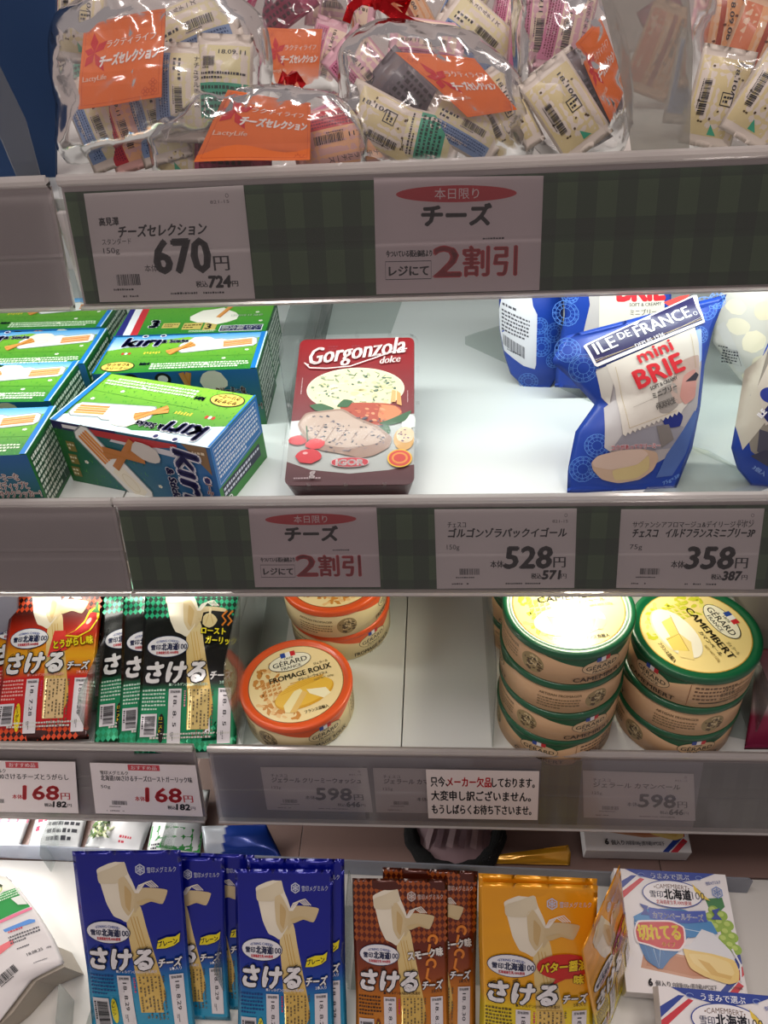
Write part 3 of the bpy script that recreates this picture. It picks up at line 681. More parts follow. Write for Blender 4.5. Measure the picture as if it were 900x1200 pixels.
redup(bp, 'blue string cheese pack standing just behind the leftmost blue one', (-.2980, -.176, F4 + .004), 2, 30, 2).scale = (.89,) * 3
redup(bp, 'blue string cheese pack, third in the left row, mostly hidden', (-.2710, -.166, F4 + .004), 1, 31, 2).scale = (.85,) * 3
b2 = redup(bp, 'blue plain string cheese pack left of the brown smoke flavour pack', B2LOC, 3, B2L, 2); b2.scale = (.91,) * 3
redup(bp, 'blue string cheese pack peeking out right of the second front blue one', (B2LOC[0] + .011, B2LOC[1] + .012, B2LOC[2]), 2, B2L - 1, 1).scale = (.91,) * 3
kp = string_pack('brown', 'brown smoke flavour string cheese pack, front of its row', G4, K2LOC, 2, K2L, 1, T=5, seed=8); kp.scale = (.87,) * 3
redup(kp, 'brown smoke flavour string cheese pack behind the front brown one', (K2LOC[0] + .024, K2LOC[1] + .011, K2LOC[2]), 0, K2L - 1, 1).scale = (.87,) * 3
yp = string_pack('yellow', 'yellow butter soy sauce string cheese pack, front of its row', G4, (.0345, -.2015, F4 + .003), -1, 26, -1, T=5, seed=11)
redup(yp, 'yellow string cheese pack just behind the front yellow one', (.0330, -.190, F4 + .003), -2, 24, -1)
redup(yp, 'yellow string cheese pack turned sideways at the right of the yellow row', (.1145, -.152, F4 + .003), 60, 13, 2).scale = (.86,) * 3

for o in [q for q in bpy.data.objects if q.name.startswith('string_cheese_pack') and q.location.z < -.4]:
    o.scale.z *= 1.07; o.location.y -= .009
# ------------------------------------------------------------------ green boxes of cheese and bread sticks
KW, KD, KH = 142, 66, 56
def grass(y0, y1): return lambda x, y: lerpc([(0, '#1f7a2a'), (.6, '#3c9a30'), (1, '#8cc83a')], (y - y0) / (y1 - y0))
def tray(A, cx, cy, s=1, rot=0, L=2, dark=False, flip=1):
    c, d = math.cos(rad(rot)), math.sin(rad(rot))
    def t(pts): return [(cx + (x * flip * c - y * d) * s, cy + (x * flip * d + y * c) * s) for x, y in pts]
    A.poly(t([(-30, -8), (30, -8), (34, -4), (34, 6), (30, 9), (8, 9), (3, 12), (-28, 12), (-33, 7), (-33, -4)]), '#8f9a9a', L)
    A.poly(t([(-29, -7), (30, -7), (33, -4), (33, 5), (30, 8), (8, 8), (3, 11), (-28, 11), (-32, 7), (-32, -4)]), '#f3f2ec', L + .3)
    A.poly(t([(-28, -3), (-2, -4), (0, 7), (-26, 8)]), '#f8f1dc', L + .6); A.ring(*t([(-15, 2)])[0], 8 * s, 3.5 * s, .5, '#e3d8b8', L + .9, rot=rot)
    for k in range(4):
        A.poly(t([(5, -4.5 + k * 2.7), (29, -4.5 + k * 2.7), (30, -3.4 + k * 2.7), (29, -2.3 + k * 2.7), (5, -2.3 + k * 2.7)]), ['#e08a3a', '#eca04c', '#e08a3a', '#eca04c'][k], L + .6)
def sticks(A, cx, cy, L=3, s=1, a=(25, 50), col='#e39a4e', ln=26):
    for i, q in enumerate(a):
        c, d = math.cos(rad(q)), math.sin(rad(q)); n = (-d * 2.4 * s, c * 2.4 * s)
        p0 = (cx - c * ln / 2 * s, cy - d * ln / 2 * s); p1 = (cx + c * ln / 2 * s, cy + d * ln / 2 * s)
        A.poly([(p0[0] + n[0], p0[1] + n[1]), (p1[0] + n[0], p1[1] + n[1]), (p1[0] - n[0], p1[1] - n[1]), (p0[0] - n[0], p0[1] - n[1])], '#c47a30', L + i * .3)
        A.poly([(p0[0] + n[0], p0[1] + n[1]), (p1[0] + n[0], p1[1] + n[1]), (p1[0] - n[0] * .4, p1[1] - n[1] * .4), (p0[0] - n[0] * .4, p0[1] - n[1] * .4)], col, L + .1 + i * .3)
def daisies(A, pts, L=2):
    for x, y in pts:
        for a in range(0, 360, 72): A.ell(x + 1.2 * math.cos(rad(a)), y + 1.0 * math.sin(rad(a)), .9, .7, '#f2f4ea', L, n=6)
        A.ell(x, y, .6, .5, '#e8d040', L + .3, n=6)
def tufts(A, x0, y0, x1, y1, n, seed, cols=('#1c6e24', '#56ac38', '#2f8c2e')):
    rr = random.Random(seed)
    for i in range(n):
        x, y = rr.uniform(x0, x1), rr.uniform(y0, y1); a = rr.uniform(-1.6, 1.6); A.poly([(x - .35, y), (x + .35, y), (x + a, y + rr.uniform(1.5, 3))], rr.choice(cols), 1)
def kiri_word(A, x, y, h, w, col, oc, L, rot=0, shear=.15):
    x0, x1 = glyphs('kırı')[2:]; k = w / (x1 - x0); c, d = math.cos(rad(rot)), math.sin(rad(rot))
    A.text('kırı', x, y, h, col, L, w=w, rot=rot, shear=shear, bold=.04, out=[(.045, oc)])
    iw = glyphs('ı')[3] - glyphs('ı')[2]
    for pre in ('kı', 'kırı'):
        X = (glyphs(pre)[3] - iw / 2 - x0) * k; Y = h * .80; X += shear * Y
        for r_, cc, LL in ((.125, oc, L + .1), (.085, col, L + .6)): A.ell(x + X * c - Y * d, y + X * d + Y * c, r_ * h, r_ * h, cc, LL, n=14)
def kiri_top():
    A = Art(); W, H = KW, KD
    A.rect(0, 0, W, H, grass(0, H), 0); A.poly([(0, H), (0, 40), (20, 46), (40, 56), (70, 62), (110, 50), (W, 58), (W, H)], lambda x, y: lerpc([(0, '#d8eef8'), (1, '#4aa4e0')], (y - 40) / 26), .6)
    tufts(A, 2, 1, W - 6, 42, 330, 5)
    kiri_word(A, 13, 46, 23, 32, '#1c1a60', '#f4f4f8', 5); A.text('& Sticks', 48, 51, 8, '#1c1a60', 5, w=24, bold=.03, out=[(.05, '#f4f4f8')])
    tray(A, 100, 44, 1.05, rot=8, L=2.5); A.blob(84, 54, 12, 7, '#f6eedc', 3.6, j=.1); sticks(A, 68, 40, 4.2)
    daisies(A, [(110, 20), (128, 34), (96, 12)])
    for i in range(3): A.ell(17 + i * 3, 34, 1.4, 2.2, ['#c8342c', '#f0e8e0', '#c8342c'][i], 2, n=8)
    for i in range(6): A.rect(36 + i * 2.6, 32 + (i % 2), 37.6 + i * 2.6, 36, '#d8c840', 2)
    A.ell(19, 11, 15, 8.5, '#2a2a20', 3); A.ell(19, 11, 14, 7.6, '#f0c860', 3.4); A.text('サクサク&', 19, 11.5, 5.4, '#3a2a10', 4, w=20, an='c', bold=.03); A.text('クリーミー', 19, 5.5, 5.4, '#3a2a10', 4, w=20, an='c', bold=.03)
    A.text('kiri', 38, 12, 6.5, '#1c1a60', 4, w=8, bold=.05); A.line([(34, 27), (W - 8, 24)], .3, '#1c6e24', 2)
    A.fine(48, 4, W - 8, 15, '#dff0d0', 3, 3, 7, fill=.62)
    A.rect(W - 5.5, 0, W, H, '#1878c8', 5); A.rect(W - 1.2, 0, W, H, '#c8e4f2', 6)
    A.rect(0, 0, 1.5, H, '#1878c8', 5)
    return A
def kiri_back():
    A = Art(); W, H = KW, KD
    A.rect(0, 0, W, H, grass(0, H * 1.3), 0); tufts(A, 2, 1, W - 6, 60, 300, 6)
    for i, c in enumerate(('#2a2a80', '#f0f0f2', '#cc3038')): A.poly([(2 + i * 7, 0), (9 + i * 7, 0), (5 + i * 7, H), (-2 + i * 7 if i else 0, H)], c, 2)
    A.text('3', 30, 14, 20, '#1c1a50', 4, bold=.03, out=[(.06, '#f2f2f0')]); A.rect(42, 12, 58, 22, '#c8b060', 2); A.fine(44, 14, 57, 20, '#5a4a18', 2, 3, 3)
    A.rect(62, 8, 80, 21, '#c8b060', 2); A.fine(63, 10, 79, 19, '#5a4a18', 2, 3, 4); A.rect(82, 6, 94, 22, '#c8b060', 2); A.text('3', 84, 8, 14, '#1c1a50', 4, bold=.03)
    A.blob(88, 34, 22, 16, '#f2ebdc', 3, j=.15); sticks(A, 96, 42, 4, 1, (70,), ln=24); daisies(A, [(134, 22), (128, 40)])
    A.text('LS04318 12 20:49', 104, 32, 5.5, '#c8dcc0', 4, w=30); A.rect(98, 2, 138, 14, '#f0f0f4', 4); A.rect(98.8, 2.8, 137.2, 13.2, '#1c2450', 4.4); A.text('要冷蔵', 100, 4.5, 9.5, '#f2f2f4', 5, w=21, bold=.03); A.text('10℃', 123, 7.5, 5.5, '#f2f2f4', 5, w=13); A.text('以下', 124, 3.8, 3.8, '#f2f2f4', 5, w=10)
    A.fine(70, 2, 96, 6, '#dff0d0', 2, 4, 4)
    return A
def kiri_side():   # front long side: blue sky, grass below
    A = Art(); W, H = KW, KH
    A.rect(0, 0, W, H, lambda x, y: lerpc([(0, '#1c6e26'), (.32, '#2f8a2e'), (.42, '#2b78b0'), (1, '#1e62a4')], y / H), 0)
    for x in (12, 40): A.ell(x + 20, H - 7, 7, 6, '#14141a', 2); A.ell(x + 20, H - 7, 4.4, 3.6, '#f0f0f0', 2.4)
    sticks(A, 80, H - 13, 3, 1, (75, 105), col='#c88a4a', ln=24); A.blob(103, H - 11, 12, 10, '#dcd6c8', 3, j=.1)
    for i, t in enumerate(('クリーミーな', 'チーズディップと', 'サクサククラッカー!')): A.text(t, 103 - i * 2, H - 23 - i * 8, 8, '#7a3c30', 4, w=[26, 33, 42][i], bold=.012, out=[(.06, '#e6ded8')])
    daisies(A, [(128, 14), (60, 10), (30, 8)]); tufts(A, 2, 1, W - 3, 16, 120, 8); A.rect(118, 3, 134, 9, '#14141a', 3); A.fine(119, 4, 133, 8, '#e8e8e8', 1, 4, 4)
    return A
def kiri_front():  # the turned face of the tilted box (authored as seen, reading sideways)
    A = Art(); W, H = KW, KH
    A.rect(0, 0, W, H, lambda x, y: lerpc([(0, '#1f6a28'), (.55, '#2c7c30'), (.70, '#2b78b0'), (1, '#2266a8')], x / W), 0)
    A.rect(0, H - 7, 60, H, '#241c58', 1); A.rect(10, H - 5, 34, H - 2, '#f0f0f0', 1.4); A.poly([(34, H - 7), (W * .62, H - 9), (W * .8, H - 5), (W * .8, H - 2), (34, H - 2)], '#c03034', 1.6); A.poly([(52, H - 10), (W * .78, H - 14), (W * .8, H - 9), (56, H - 6)], '#d8d8dc', 1.3)
    tray(A, 48, 22, 1.15, rot=-52, L=2.5, flip=-1); sticks(A, 62, 36, 4, 1.25, (12, 50, -5), col='#c87e3c', ln=30); A.blob(84, 42, 13, 8, '#d8d2c8', 5, rot=-15, j=.1)
    kiri_word(A, 110, H - 6, 30, 44, '#1c1a60', '#e8e8ee', 5, rot=-90); A.text('& Sticks', 99, H - 24, 9, '#1c1a60', 5, w=30, rot=-90, bold=.05, out=[(.06, '#e8e8ee')])
    A.poly([(118, H), (W - 3, H), (W - 3, H - 24), (W - 10, H - 16)], '#8a6a44', 2); A.fine(126, H - 12, 138, H - 4, '#e8d8b8', 2, 3, 6)
    A.text('クリーミーな', 132, H - 26, 6, '#a04848', 5, w=24, rot=-90, bold=.04, out=[(.07, '#e6ded8')])
    for i in range(3): A.rect(4 + 2 * i, 6 + 12 * i, 12 + 2 * i, 15 + 12 * i, '#8a7c3c', 2); A.fine(5 + 2 * i, 7 + 12 * i, 11 + 2 * i, 14 + 12 * i, '#e8e2c0', 2, 3, i)
    daisies(A, [(22, 22), (88, 12), (30, 44)]); tufts(A, 2, 1, 80, 50, 160, 9)
    return A
def kiri_end(blue=False):
    A = Art(); W, H = KD, KH
    if not blue:
        A.rect(0, 0, W, H, '#1c6a30', 0); A.rect(3, 3, W - 3, H - 3, '#184a30', .5); A.fine(4, 4, W - 4, H - 4, '#dfe6da', 9, 2, 10, fill=.6)
        for x in (W * .3, W * .62): A.line([(x, 4), (x, H - 4)], .4, '#c8d4c4', 2)
    else:
        A.rect(0, 0, W, H, '#2f8a2e', 0); A.poly([(0, H), (W, H), (W, 24), (0, 20)], '#2a78c0', .5); A.line([(3, 22), (W - 3, 26), (W - 3, H - 3), (3, H - 3)], .5, '#e6eef6', 2, closed=True)
        A.fine(4, 26, W - 4, H - 4, '#e6eef6', 7, 2, 12, fill=.55); A.rect(4, 8, W - 8, 19, '#141c40', 2); A.fine(5, 9, W - 9, 18, '#e0e4f0', 2, 3, 13); A.ring(10, 4, 3, 2.6, 1, '#f0f0f0', 3)
        for y in (33, 40, 47): A.line([(4, y), (W - 4, y)], .3, '#e6eef6', 2)
    return A
def kiri_box(label, top, side, end, rot180=False):
    r = empty('stick_cheese_box'); tag(r, label, 'cheese box', 'green stick cheese boxes on the second shelf')
    w, d, h = KW / 2000, KD / 1000, KH / 1000
    box('carton', (-w, 0, 0), (w, d, h), mat('carton_green', '#2d8a30', rough=.4, coat=.3), r, bev=.0006)
    g = GLOSS()
    top.xform(lambda x, y: ((KW - x, KD - y) if rot180 else (x, y))) 
    top.build('top_print', plane_fn((-w, 0, h), (1, 0, 0), (0, 1, 0)), g, r, eps=.00005)
    side.build('front_print', plane_fn((-w, 0, 0), (1, 0, 0), (0, 0, 1)), g, r, eps=.00005)
    end.build('end_print', plane_fn((w, 0, 0), (0, 1, 0), (0, 0, 1)), g, r, eps=.00005)
    return r
def ztop(px, py): return onz(px, py, F2 + KH / 1000)
def put_kiri(r, corner_px, yaw, dz=0):   # by its right front top corner
    p = ztop(*corner_px); c, s_ = math.cos(rad(yaw)), math.sin(rad(yaw)); w = KW / 2000
    r.location = (p[0] - w * c, p[1] - w * s_, F2 + .0002 + dz); r.rotation_euler = (0, 0, rad(yaw)); return r
k0 = kiri_box('green stick cheese box at the front left corner of the second shelf', kiri_top(), kiri_side(), kiri_end()); put_kiri(k0, (31, 533), 2)
k1 = put_kiri(dup(k0, label='green stick cheese box right behind the front left one'), (59, 471), -1)
k2 = put_kiri(dup(k0, label='green stick cheese box third from the front in the left column'), (99, 427), 1)
k3 = put_kiri(dup(k0, label='green stick cheese box at the back of the left column, partly under the top rail'), (119, 384), 0)
k4 = put_kiri(dup(k0, label='green stick cheese box standing square behind the askew one'), (301, 432), 1.5)
kb = kiri_box('green stick cheese box with tricolour corner and date print, rearmost on the right', kiri_back(), kiri_side(), kiri_end()); put_kiri(kb, (312, 386), .5, dz=.0)
kb.location.y = k4.location.y + KD / 1000 + .0025
kt = kiri_box('askew green stick cheese box turned with its lettering upside down', kiri_top(), kiri_front(), kiri_end(True), rot180=True)
kt.location = (-.2815, .036, F2 + .0003); kt.rotation_euler = (0, 0, rad(-17)); kt.scale = (1.0, 1.12, 1.06)
# ------------------------------------------------------------------ round cheese boxes
RT, HT = 57.2, 41.0
def logo_oval(A, x, y, s=1, rot=0, L=4, bg='#f3efda', ink='#2c2c22'):
    B = Art(); B.ell(0, 0, 26, 13, ink, L, n=40); B.ell(0, 0, 25.2, 12.3, bg, L + .4, n=40)
    for i, c in enumerate(('#2a4aa0', '#f0f0f0', '#cc2c34')): B.rect(-9 + i * 6, 8.5, -3 + i * 6, 16, c, L + .8)
    B.text('1878', 0, 5, 4, ink, L + 1.2, w=10, an='c'); B.text('GÉRARD', 0, -4, 10.5, ink, L + 1.2, w=42, an='c', bold=.015); B.text('FRANCE', 0, -10, 6, ink, L + 1.2, w=24, an='c')
    c, d = math.cos(rad(rot)), math.sin(rad(rot)); base = len(A.v)
    off = len(A.cols); A.v += [(x + (p * c - q * d) * s, y + (p * d + q * c) * s) for p, q in B.v]; A.z += B.z; A.cols += B.cols; A.f += [tuple(base + i for i in f) for f in B.f]; A.c += [k + off for k in B.c]
def lid_art(kind):
    A = Art(); R = 47.5; rr = random.Random(5)
    A.ell(0, 0, R + .9, R + .9, '#c89a40' if kind == 'cam' else '#8a5a30', 0, n=64); A.ell(0, 0, R, R, '#efd994' if kind == 'cam' else '#f2dca6', .5, n=64)
    c1, c2 = ('#c6c83a', '#e6e07a') if kind == 'cam' else ('#cf8c3c', '#ecc284')
    for i in range(60):   # engraved village scene round the left edge
        a = rad(rr.uniform(118, 262)); r = rr.uniform(22, 42) if i % 2 else rr.uniform(30, 43)
        A.blob(r * math.cos(a), r * math.sin(a), rr.uniform(2, 4.5), rr.uniform(1.2, 3), [c1, c2, c1][i % 3], 1 + (i % 5) * .1, rot=rr.uniform(0, 180), n=7, j=.4, seed=i)
    for i in range(16): x = -34 + (i % 4) * 5; y = -2 + (i // 4) * 5 - 6; A.poly([(x, y), (x + 3.5, y + 1), (x + 3.5, y + 4), (x, y + 3)], c1, 1.6); A.line([(x - 1, y), (x + 4, y + 5)], .4, c2, 1.8)
    logo_oval(A, 0, 28, .86)
    nm = 'CAMEMBERT' if kind == 'cam' else 'FROMAGE ROUX'
    A.text(nm, 7, 6.5, 9.6, '#2c2c1c', 4, w=64, an='c', bold=.02)
    A.text('カマンベール' if kind == 'cam' else 'クリーミーウォッシュ', 18, .8, 4.6, '#4a4428', 4, w=30, an='c'); A.text('ジェラール', 30, 15.5, 4, '#4a4428', 4, w=15, an='c'); A.text('NET WT 125g', 28, -4.5, 3.4, '#b8a468', 4, w=20, an='c')
    if kind == 'cam':
        A.ell(-4, -18, 31, 17, '#e4dcc0', 2, n=36); A.ell(-4, -17, 30.3, 16.2, '#f6f1e2', 2.4, n=36); A.poly([(-4, -16), (20, -32), (28, -22), (10, -12)], '#efd994', 2.8)
        A.poly([(-22, -10), (-2, -16), (4, -26), (-20, -22)], '#f0dc80', 3); A.poly([(-2, -16), (18, -20), (12, -32), (-2, -30)], '#ecd674', 3.2); A.line([(-24, -10), (-2, -16), (0, -30)], .5, '#b88a3a', 3.6); A.line([(-2, -16), (18, -20)], .5, '#b88a3a', 3.6)
    else:
        A.ell(5, -16, 31, 16, '#dca42c', 2, n=36, rot=8); A.ell(5, -14.5, 30, 14.6, '#ecbe48', 2.4, n=36, rot=8)
        for k in range(5): A.line([(-18 + k * 3, -10 + k * 2.6), (24 + k * 1.5, -4 + k * 1.2)], .8, '#e0a830', 2.7)
        A.poly([(-14, -34), (4, -12), (2, -9), (-4, -10), (-18, -24), (-18, -32)], '#f5e7b0', 3); A.poly([(8, -12), (27, -16), (30, -24), (22, -28), (10, -18)], '#f8efcb', 3); A.poly([(-14, -34), (4, -12), (8, -16), (-8, -36)], '#e8c070', 2.9)
    A.text('フランス直輸入', 12, -40, 4.6, '#3a3620', 4, w=24, an='c', bold=.02)
    return A
def side_art(kind):
    """wraps the wall: x = arc length in mm, 0 facing the lid's lower edge; y up"""
    A = Art(); W = math.pi * RT; H = HT - 9
    rimc = '#0b5836' if kind == 'cam' else '#e8602c'; ink = '#3a2c1c'
    for s in (-1, 0, 1):
        cx = s * 2 * W / 3 * 1.0 if s else 0
    cx = 12
    # green / orange band with a dip behind each printed logo
    for c in (cx, cx + W, cx - W):
        A.poly([(c - 48, H), (c - 8, H - 11), (c + 14, H - 11), (c + 44, H)], rimc, 1)
        logo_oval(A, c + 4, H - 12, .72, L=2, bg='#dcbd92' if kind == 'cam' else '#e4d3a4')
        A.text('CAMEMBERT' if kind == 'cam' else 'FROMAGE ROUX', c + 4, H - 28.5, 7.4, ink, 4, w=50, an='c', bold=.02); A.text('カマンベール' if kind == 'cam' else 'クリーミーウォッシュ', c + 8, H - 33, 3.6, ink, 4, w=22, an='c')
    for c in (cx - 58, cx + W - 58):
        e = random.Random(3); A.ell(c, H * .5, 11, 11.5, '#a08c60', 1, n=26)
        for i in range(46):
            a = e.uniform(0, 6.28); r = e.uniform(0, 9.5); A.blob(c + r * math.cos(a), H * .5 + r * math.sin(a), e.uniform(1, 2.6), e.uniform(.6, 1.6), ['#4a3a24', '#5c4a30', '#d8c496'][i % 3], 1.5 + (i % 4) * .1, rot=e.uniform(0, 180), n=6, j=.4, seed=i)
        A.text('ARTISAN FROMAGER', c - 34, H - 9, 4.4, '#6a5a3c', 3, w=38, an='c'); A.fine(c - 54, 5, c - 15, H - 12, '#7a6846', 4, 2, 6, fill=.4)
    c = cx + 62; A.line([(c - 22, 2), (c - 22, H - 2)], .5, '#8a5a3a', 2); A.line([(c + 24, 2), (c + 24, H - 2)], .5, '#8a5a3a', 2); A.fine(c - 18, 9, c + 20, H - 3, '#6a5036', 4, 2, 9, fill=.45); A.rect(c - 12, 5.5, c + 14, 7, '#4a3a24', 2)
    return A
tubs = {}
def make_tub(kind):
    r = empty('round_cheese_box'); RIM = RT / 1000; h = HT / 1000
    wall = mat('tub_wall_cam' if kind == 'cam' else 'tub_wall_roux', '#cfa980' if kind == 'cam' else '#dccb9c', rough=.5, coat=.1)
    rim = mat('tub_rim_green' if kind == 'cam' else 'tub_rim_orange', '#0b5836' if kind == 'cam' else '#e65a24', rough=.38, coat=.3)
    wr = RIM - .0012
    lathe('tub', [(0, 0), (wr - .002, 0), (wr, .0015), (wr, h - .003), (0, h - .003)], wall, r, n=96)
    lathe('lid', [(wr + .00002, h - .0072), (RIM - .0002, h - .0070), (RIM, h - .0055), (RIM, h - .0012), (RIM - .0012, h), (RIM - .0052, h), (RIM - .0066, h - .0014), (RIM - .0095, h - .0016), (0, h - .0016)], rim, r, n=96)
    g = GLOSS()
    lid_art(kind).build('lid_label', plane_fn((0, 0, h - .00155), (1, 0, 0), (0, 1, 0)), mat('printed_lid', rough=.3, coat=.25), r, eps=.00004)
    def wrap(x, y, d):
        a = -math.pi / 2 + np.asarray(x) * .001 / RIM; q = wr + .00003 + d
        return np.stack([q * np.cos(a), q * np.sin(a), np.asarray(y) * .001 + .001], 1)
    side_art(kind).build('side_label', wrap, g, r, grid=(4, 0), eps=.00005)
    return r
GT = 'round cheese boxes on the third shelf'
tubs['roux'] = make_tub('roux'); tubs['cam'] = make_tub('cam'); used_tub = set()
def tub(kind, x, y, lvl, rot, label, tilt=None):
    r = tubs[kind] if kind not in used_tub else dup(tubs[kind]); used_tub.add(kind)
    tag(r, label, 'cheese box', GT); r.location = (x, y, F3 + .0002 + lvl * (HT / 1000 + .0002)); r.rotation_euler = (0, 0, rad(rot)); return r
tub('roux', -.195, .050, 0, 21, 'orange-rimmed round cheese box at the front, lid fully in view')
tub('roux', -.163, .166, 0, 30, 'orange-rimmed round cheese box at the bottom of the rear pair')
tub('roux', -.165, .163, 1, 65, 'orange-rimmed round cheese box on top of the rear pair, under the rail')
tub('cam', .063, .040, 3, 9, 'topmost green-rimmed cheese box of the tall left stack, lid lit brightly')
tub('cam', .0625, .0405, 2, 72, 'green-rimmed cheese box second from the top of the tall left stack')
tub('cam', .0635, .040, 1, 8, 'green-rimmed cheese box third from the top of the tall left stack')
tub('cam', .063, .041, 0, -38, 'green-rimmed cheese box at the bottom of the tall left stack')
tub('cam', .181, .048, 2, -67, 'topmost green-rimmed cheese box of the right stack of three, lid turned sideways')
tub('cam', .180, .0475, 1, -118 + 180, 'middle green-rimmed cheese box of the right stack of three')
tub('cam', .1805, .048, 0, -8, 'bottom green-rimmed cheese box of the right stack of three')
for i in range(3):
    tub('cam', .058, .162, i, 40 + 95 * i, ['lowest', 'second', 'third'][i] + ' green-rimmed cheese box of the stack behind the tall one')
tub('cam', .058, .162, 3, 200, 'topmost green-rimmed cheese box of the stack behind the tall one')
# ------------------------------------------------------------------ blue cheese tray
gr = empty('blue_cheese_tray'); tag(gr, 'dark red tray of blue cheese with an oval window, lying on the second shelf', 'cheese tray')
GW, GL = 104.5, 160
gfr = Lean((0, 0, 0), 0, 0)
def rrect(w, h, r, n=5, inset=0):
    pts = []
    for cx, cy, a0 in ((w / 2 - r, h - r, 0), (-w / 2 + r, h - r, 90), (-w / 2 + r, r, 180), (w / 2 - r, r, 270)):
        for i in range(n + 1):
            a = rad(a0 + 90 * i / n); pts.append((cx + (r - inset) * math.cos(a), cy + (r - inset) * math.sin(a)))
    return pts
def loft(name, rings, material, parent, cap0=True, cap1=True, smooth=False):
    """rings of equal length: list of 3D points"""
    n = len(rings[0]); V = [p for r_ in rings for p in r_]; F = []
    for k in range(len(rings) - 1):
        for i in range(n): F.append((k * n + i, k * n + (i + 1) % n, (k + 1) * n + (i + 1) % n, (k + 1) * n + i))
    if cap0: F.append(tuple(range(n))[::-1])
    if cap1: F.append(tuple(range((len(rings) - 1) * n, len(rings) * n)))
    return mesh_obj(name, V, F, material, parent, smooth)
def ringat(w, h, r, depth, inset): return [(x * .001, -depth * .001, y * .001) for x, y in rrect(w, h, r, inset=inset)]
loft('tray', [ringat(GW, GL, 10, -26, 9), ringat(GW, GL, 10, -1, 3.2)], mat('tray_maroon', '#4a1820', rough=.35), gr)
A = Art(); W, H = GW, GL
def gbg(x, y): return lerpc([(0, '#5a3c40'), (.07, '#4a1a20'), (.5, '#38080e'), (.75, '#480810'), (.9, '#860c14'), (1, '#8c0e16')], y / GL)
A.poly([(x, y) for x, y in rrect(W, H, 9, inset=3.4)], gbg, 0)
A.poly([(-49, 66), (49, 72), (49, 22), (30, 17), (0, 14), (-30, 18), (-49, 26)], '#a9aca8', 1); A.poly([(-49, 66), (-30, 68), (-20, 60), (-49, 46)], '#cfd0cc', 1.2)
A.ell(1, 99, 40, 23.5, '#e8dcc0', 1.5, n=48); A.ell(1, 99, 39, 22.6, '#e2d8ac', 2, n=48)
e = random.Random(9)
for i in range(95):
    a = e.uniform(0, 6.28); r_ = math.sqrt(e.uniform(.05, .92)); x, y = 1 + 38 * r_ * math.cos(a), 99 + 21 * r_ * math.sin(a)
    if y < 84 and e.random() < .5: continue
    big = (x > 14 and y > 92) or (y > 106); A.blob(x, y, e.uniform(.8, 3.2 if big else 1.8), e.uniform(.4, 1.3), e.choice(['#6d8068', '#8c9878', '#50665c', '#a8ae8c']), 2.4, rot=e.uniform(-60, 60), n=7, j=.45, seed=i)
for i in range(30): A.blob(e.uniform(-28, 30), e.uniform(76, 110), e.uniform(2, 6), e.uniform(1, 3), e.choice(['#ece4ba', '#dccf9a']), 2.2, n=8, j=.3, seed=i)
A.spoly([(-11, 80), (-4, 84), (10, 84), (28, 83), (38, 78), (40, 70), (30, 62), (20, 60), (6, 66), (-8, 74)], '#a8442e', 3); A.poly([(22, 82), (34, 80), (39, 74), (34, 64), (24, 62), (20, 70)], '#c87c50', 3.3)
for i in range(26): A.blob(e.uniform(-4, 32), e.uniform(64, 82), e.uniform(1, 2.6), e.uniform(.6, 1.2), e.choice(['#8a3020', '#c46a48', '#d8926a']), 3.5, n=7, rot=-15, seed=i)
A.poly([(30, 84), (34, 84), (34, 96), (31, 97)], '#dca46a', 3.6); A.poly([(35, 82), (39, 80), (38, 93), (35, 96)], '#d8985a', 3.6)
for q in ([(-36, 82), (-26, 84), (-14, 78), (-22, 75), (-30, 76)], [(-14, 80), (-8, 88), (0, 86), (-4, 79)], [(20, 62), (30, 66), (48, 76), (42, 64), (30, 60)], [(22, 60), (20, 52), (27, 48), (31, 54), (28, 62)]): A.spoly(q, '#2f5a34', 4)
A.spoly([(-44, 62), (-38, 74), (-24, 76), (-8, 78), (4, 68), (20, 60), (32, 48), (30, 38), (18, 30), (8, 28), (-10, 33), (-24, 36), (-36, 46)], '#96796a', 4.2)
A.spoly([(-42, 62), (-37, 72), (-24, 74), (-9, 76), (2, 67), (18, 58), (29, 47), (16, 40), (-8, 38), (-22, 42), (-34, 50)], '#b49c8c', 4.5)
for i in range(6): A.line([(-30 + i * 10, 44 + i * .5), (-22 + i * 9, 62 - i * 2.6)], .9, '#8f7468', 4.8); 
for i in range(90): A.blob(e.uniform(-36, 26), e.uniform(34, 70), e.uniform(.5, 2.2), e.uniform(.3, .9), e.choice(['#3c3a48', '#5a5460', '#756a70', '#302e3c']), 5, n=6, j=.5, rot=e.uniform(-50, 50), seed=i)
A.blob(-42, 46, 7, 5, '#c22a34', 5, n=12, j=.08); A.blob(-28, 42, 8, 5, '#cc2a34', 5.3, n=12, j=.08); A.blob(-32, 30, 10, 7, '#c22430', 5.6, n=14, j=.08); A.ell(-35, 33, 2, 1.2, '#f0a8a8', 6); A.line([(-40, 52), (-34, 44), (-36, 60)], 1, '#2f5a34', 6)
A.ell(41, 46, 8, 11, '#c89a58', 4); A.ell(42, 50, 7, 8, '#d4bb98', 4.3); A.blob(44, 62, 6, 8, '#d8dcd0', 3.5, seed=4)
for i in range(8): A.blob(e.uniform(36, 46), e.uniform(42, 56), 1, .8, '#7a5a6a', 4.8, n=6, seed=i)
A.poly([(x * .36, y * .095 + 19) for x, y in rrect(80, 100, 40)], '#d6b0b0', 6); A.poly([(x * .345, y * .085 + 19.5) for x, y in rrect(80, 100, 40)], '#b8303c', 6.4); A.text('IGOR', 0, 20.8, 7.4, '#f1e6e4', 7, w=21, an='c', bold=.06)
